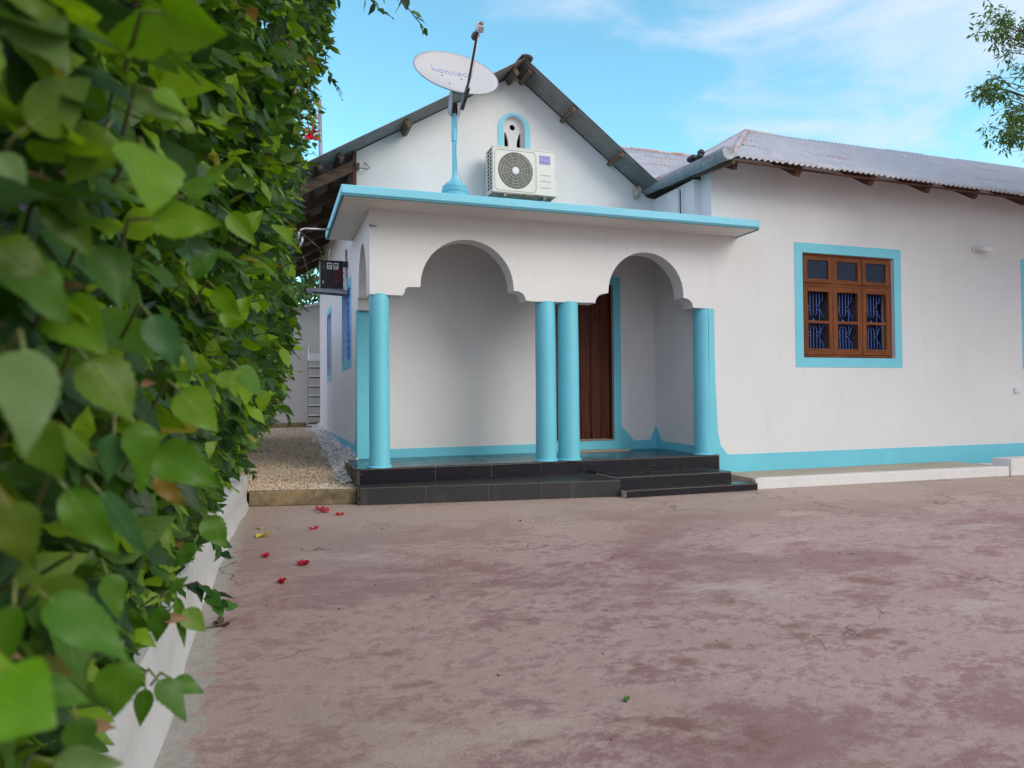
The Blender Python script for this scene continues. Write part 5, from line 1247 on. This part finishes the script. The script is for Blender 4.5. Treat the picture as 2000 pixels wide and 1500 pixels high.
# ------------------------------------------------------------ trees
def tree(name, base, label, clusters, limbs, seed, size=0.13, per=330, trunk_r=0.16, tints=None, cat='tree', group=None, wid=0.55):
    rg = np.random.default_rng(seed); t = thing(name, base, label, cat, group)
    tb = B()
    for lm in limbs: tb.tube(lm[0], lm[1], 8)
    tb.build('trunk', M['bark'], t, smooth=True)
    P, A, Nm, S, T = [], [], [], [], []
    for (c, r) in clusters:
        c = np.array(c); m_ = int(per*(r/0.6)**2)
        sub = c + rg.normal(0, 1, (max(3, m_//24), 3))*np.array([r, r, r*0.62])*0.55
        for s_ in sub:
            k = 24; d = rg.normal(0, 1, (k, 3)); d /= np.linalg.norm(d, axis=1, keepdims=True)
            P.append(s_ + d*rg.uniform(0.0, 0.16, (k, 1))*(r/0.6)**0.5); A.append(d + np.array([0, 0, -0.5])); Nm.append(rg.normal(0, 1, (k, 3)) + np.array([0, 0, 1.0]))
            S.append(rg.uniform(0.6, 1.2, k)*size); br_ = rg.uniform(0.7, 1.4)
            T.append(np.array(tints or (0.045, 0.10, 0.030))[None]*br_*rg.uniform(0.8, 1.2, (k, 1)))
    leaves('crown', np.concatenate(P), np.concatenate(A), np.concatenate(Nm), np.concatenate(S), np.concatenate(T), 3, M['tree_leaf'], t, seed, False, width=wid)
    return t
# tree at the right: the trunk stands outside the picture, in front of the wing
rgc = np.random.default_rng(3)
def rayY(px, py, Y):
    d = r_*((px-1000)/1379.66) - u_*((py-750)/1379.66) + f_; d = d*(Y/d.y); return (d.x, d.y, 1+d.z)
cl_ = [(rayY(x, y, Y), r) for x, y, Y, r in ((1950, 55, 5.6, 0.20), (1930, 40, 5.6, 0.16), (1965, 85, 5.6, 0.13), (1940, 170, 5.6, 0.17), (1960, 200, 5.6, 0.15), (1965, 240, 5.5, 0.17), (1975, 280, 5.5, 0.15), (1985, 62, 5.7, 0.2), (1945, 155, 5.6, 0.13), (1948, 185, 5.6, 0.13), (2005, 130, 5.7, 0.15), (2030, 60, 5.7, 0.25),
        (1985, 225, 5.5, 0.15), (1960, 265, 5.5, 0.15), (1990, 262, 5.5, 0.15), (2025, 225, 5.6, 0.22), (2010, 275, 5.6, 0.15), (2060, 120, 5.7, 0.3), (2100, 240, 5.7, 0.3))]
for _ in range(44): cl_.append(((rgc.uniform(8.8, 14.0), rgc.uniform(1.6, 6.0), rgc.uniform(4.0, 8.0)), 0.85))
TB = (11.8, 4.2, 0)
lb_ = [([(11.8, 4.2, 0), (11.75, 4.2, 1.6), (11.6, 4.2, 3.4), (11.4, 4.3, 5.4), (11.3, 4.3, 7.6)], [0.24, 0.2, 0.15, 0.09, 0.03])]
hubs = [Vector(rayY(2230, 60, 5.5)), Vector(rayY(2240, 190, 5.4)), Vector(rayY(2230, 290, 5.4))]
for h_ in hubs: lb_.append(([(11.55, 4.22, 3.1+0.25*(h_.z-4)), tuple((Vector((11.5, 4.3, 3.9)) + h_)/2 + Vector((0.2, -0.1, 0.35))), tuple(h_)], [0.085, 0.055, 0.03]))
for (c, r) in cl_:
    c_ = Vector(c); jit = lambda q: Vector((rgc.uniform(-q, q), rgc.uniform(-q, q), rgc.uniform(-q, q)))
    if r < 0.31:
        h_ = min(hubs, key=lambda q: (q-c_).length); m1 = h_.lerp(c_, 0.35) + jit(0.10) + Vector((0, 0, 0.05)); m2 = h_.lerp(c_, 0.7) + jit(0.08)
        lb_.append(([tuple(h_), tuple(m1), tuple(m2), tuple(c_)], [0.022, 0.013, 0.008, 0.003]))
        for _ in range(3): lb_.append(([tuple(m2), tuple(m2.lerp(c_, 0.6) + jit(0.12)), tuple(c_ + jit(0.16))], [0.006, 0.004, 0.002]))
    else:
        h_ = Vector((11.5, 4.25, rgc.uniform(2.9, 6.0))); lb_.append(([tuple(h_), tuple(h_.lerp(c_, 0.4) + jit(0.25) + Vector((0, 0, 0.25))), tuple(h_.lerp(c_, 0.75) + jit(0.2)), tuple(c_)], [0.055, 0.035, 0.018, 0.005]))
tree('neem_tree', TB, 'feathery leaved tree reaching into the sky at the right edge', cl_, lb_, 5, size=0.072, per=2300, wid=0.5, tints=(0.100, 0.180, 0.035))
# trees beyond the boundary wall
for i, (x, y, h) in enumerate(((0.6, 22, 5.2), (-2.6, 21, 6.0))):
    c5 = [((x+rgc.uniform(-1.3, 1.3), y+rgc.uniform(-1, 1), h*rgc.uniform(0.5, 1.0)), 0.8) for _ in range(12)]
    l5 = [([(x, y, 0), (x+0.1, y, h*0.45), (x, y, h*0.85)], [0.16, 0.11, 0.04])] + [([(x+0.05, y, h*0.4), c[0]], [0.05, 0.015]) for c in c5]
    tree('broadleaf_tree', (x, y, 0), ['light green tree showing through the gap above the boundary wall', 'green tree behind the hedge beyond the boundary wall'][i], c5, l5, 30+i, size=0.20, per=240, tints=(0.09, 0.17, 0.05), wid=0.8)
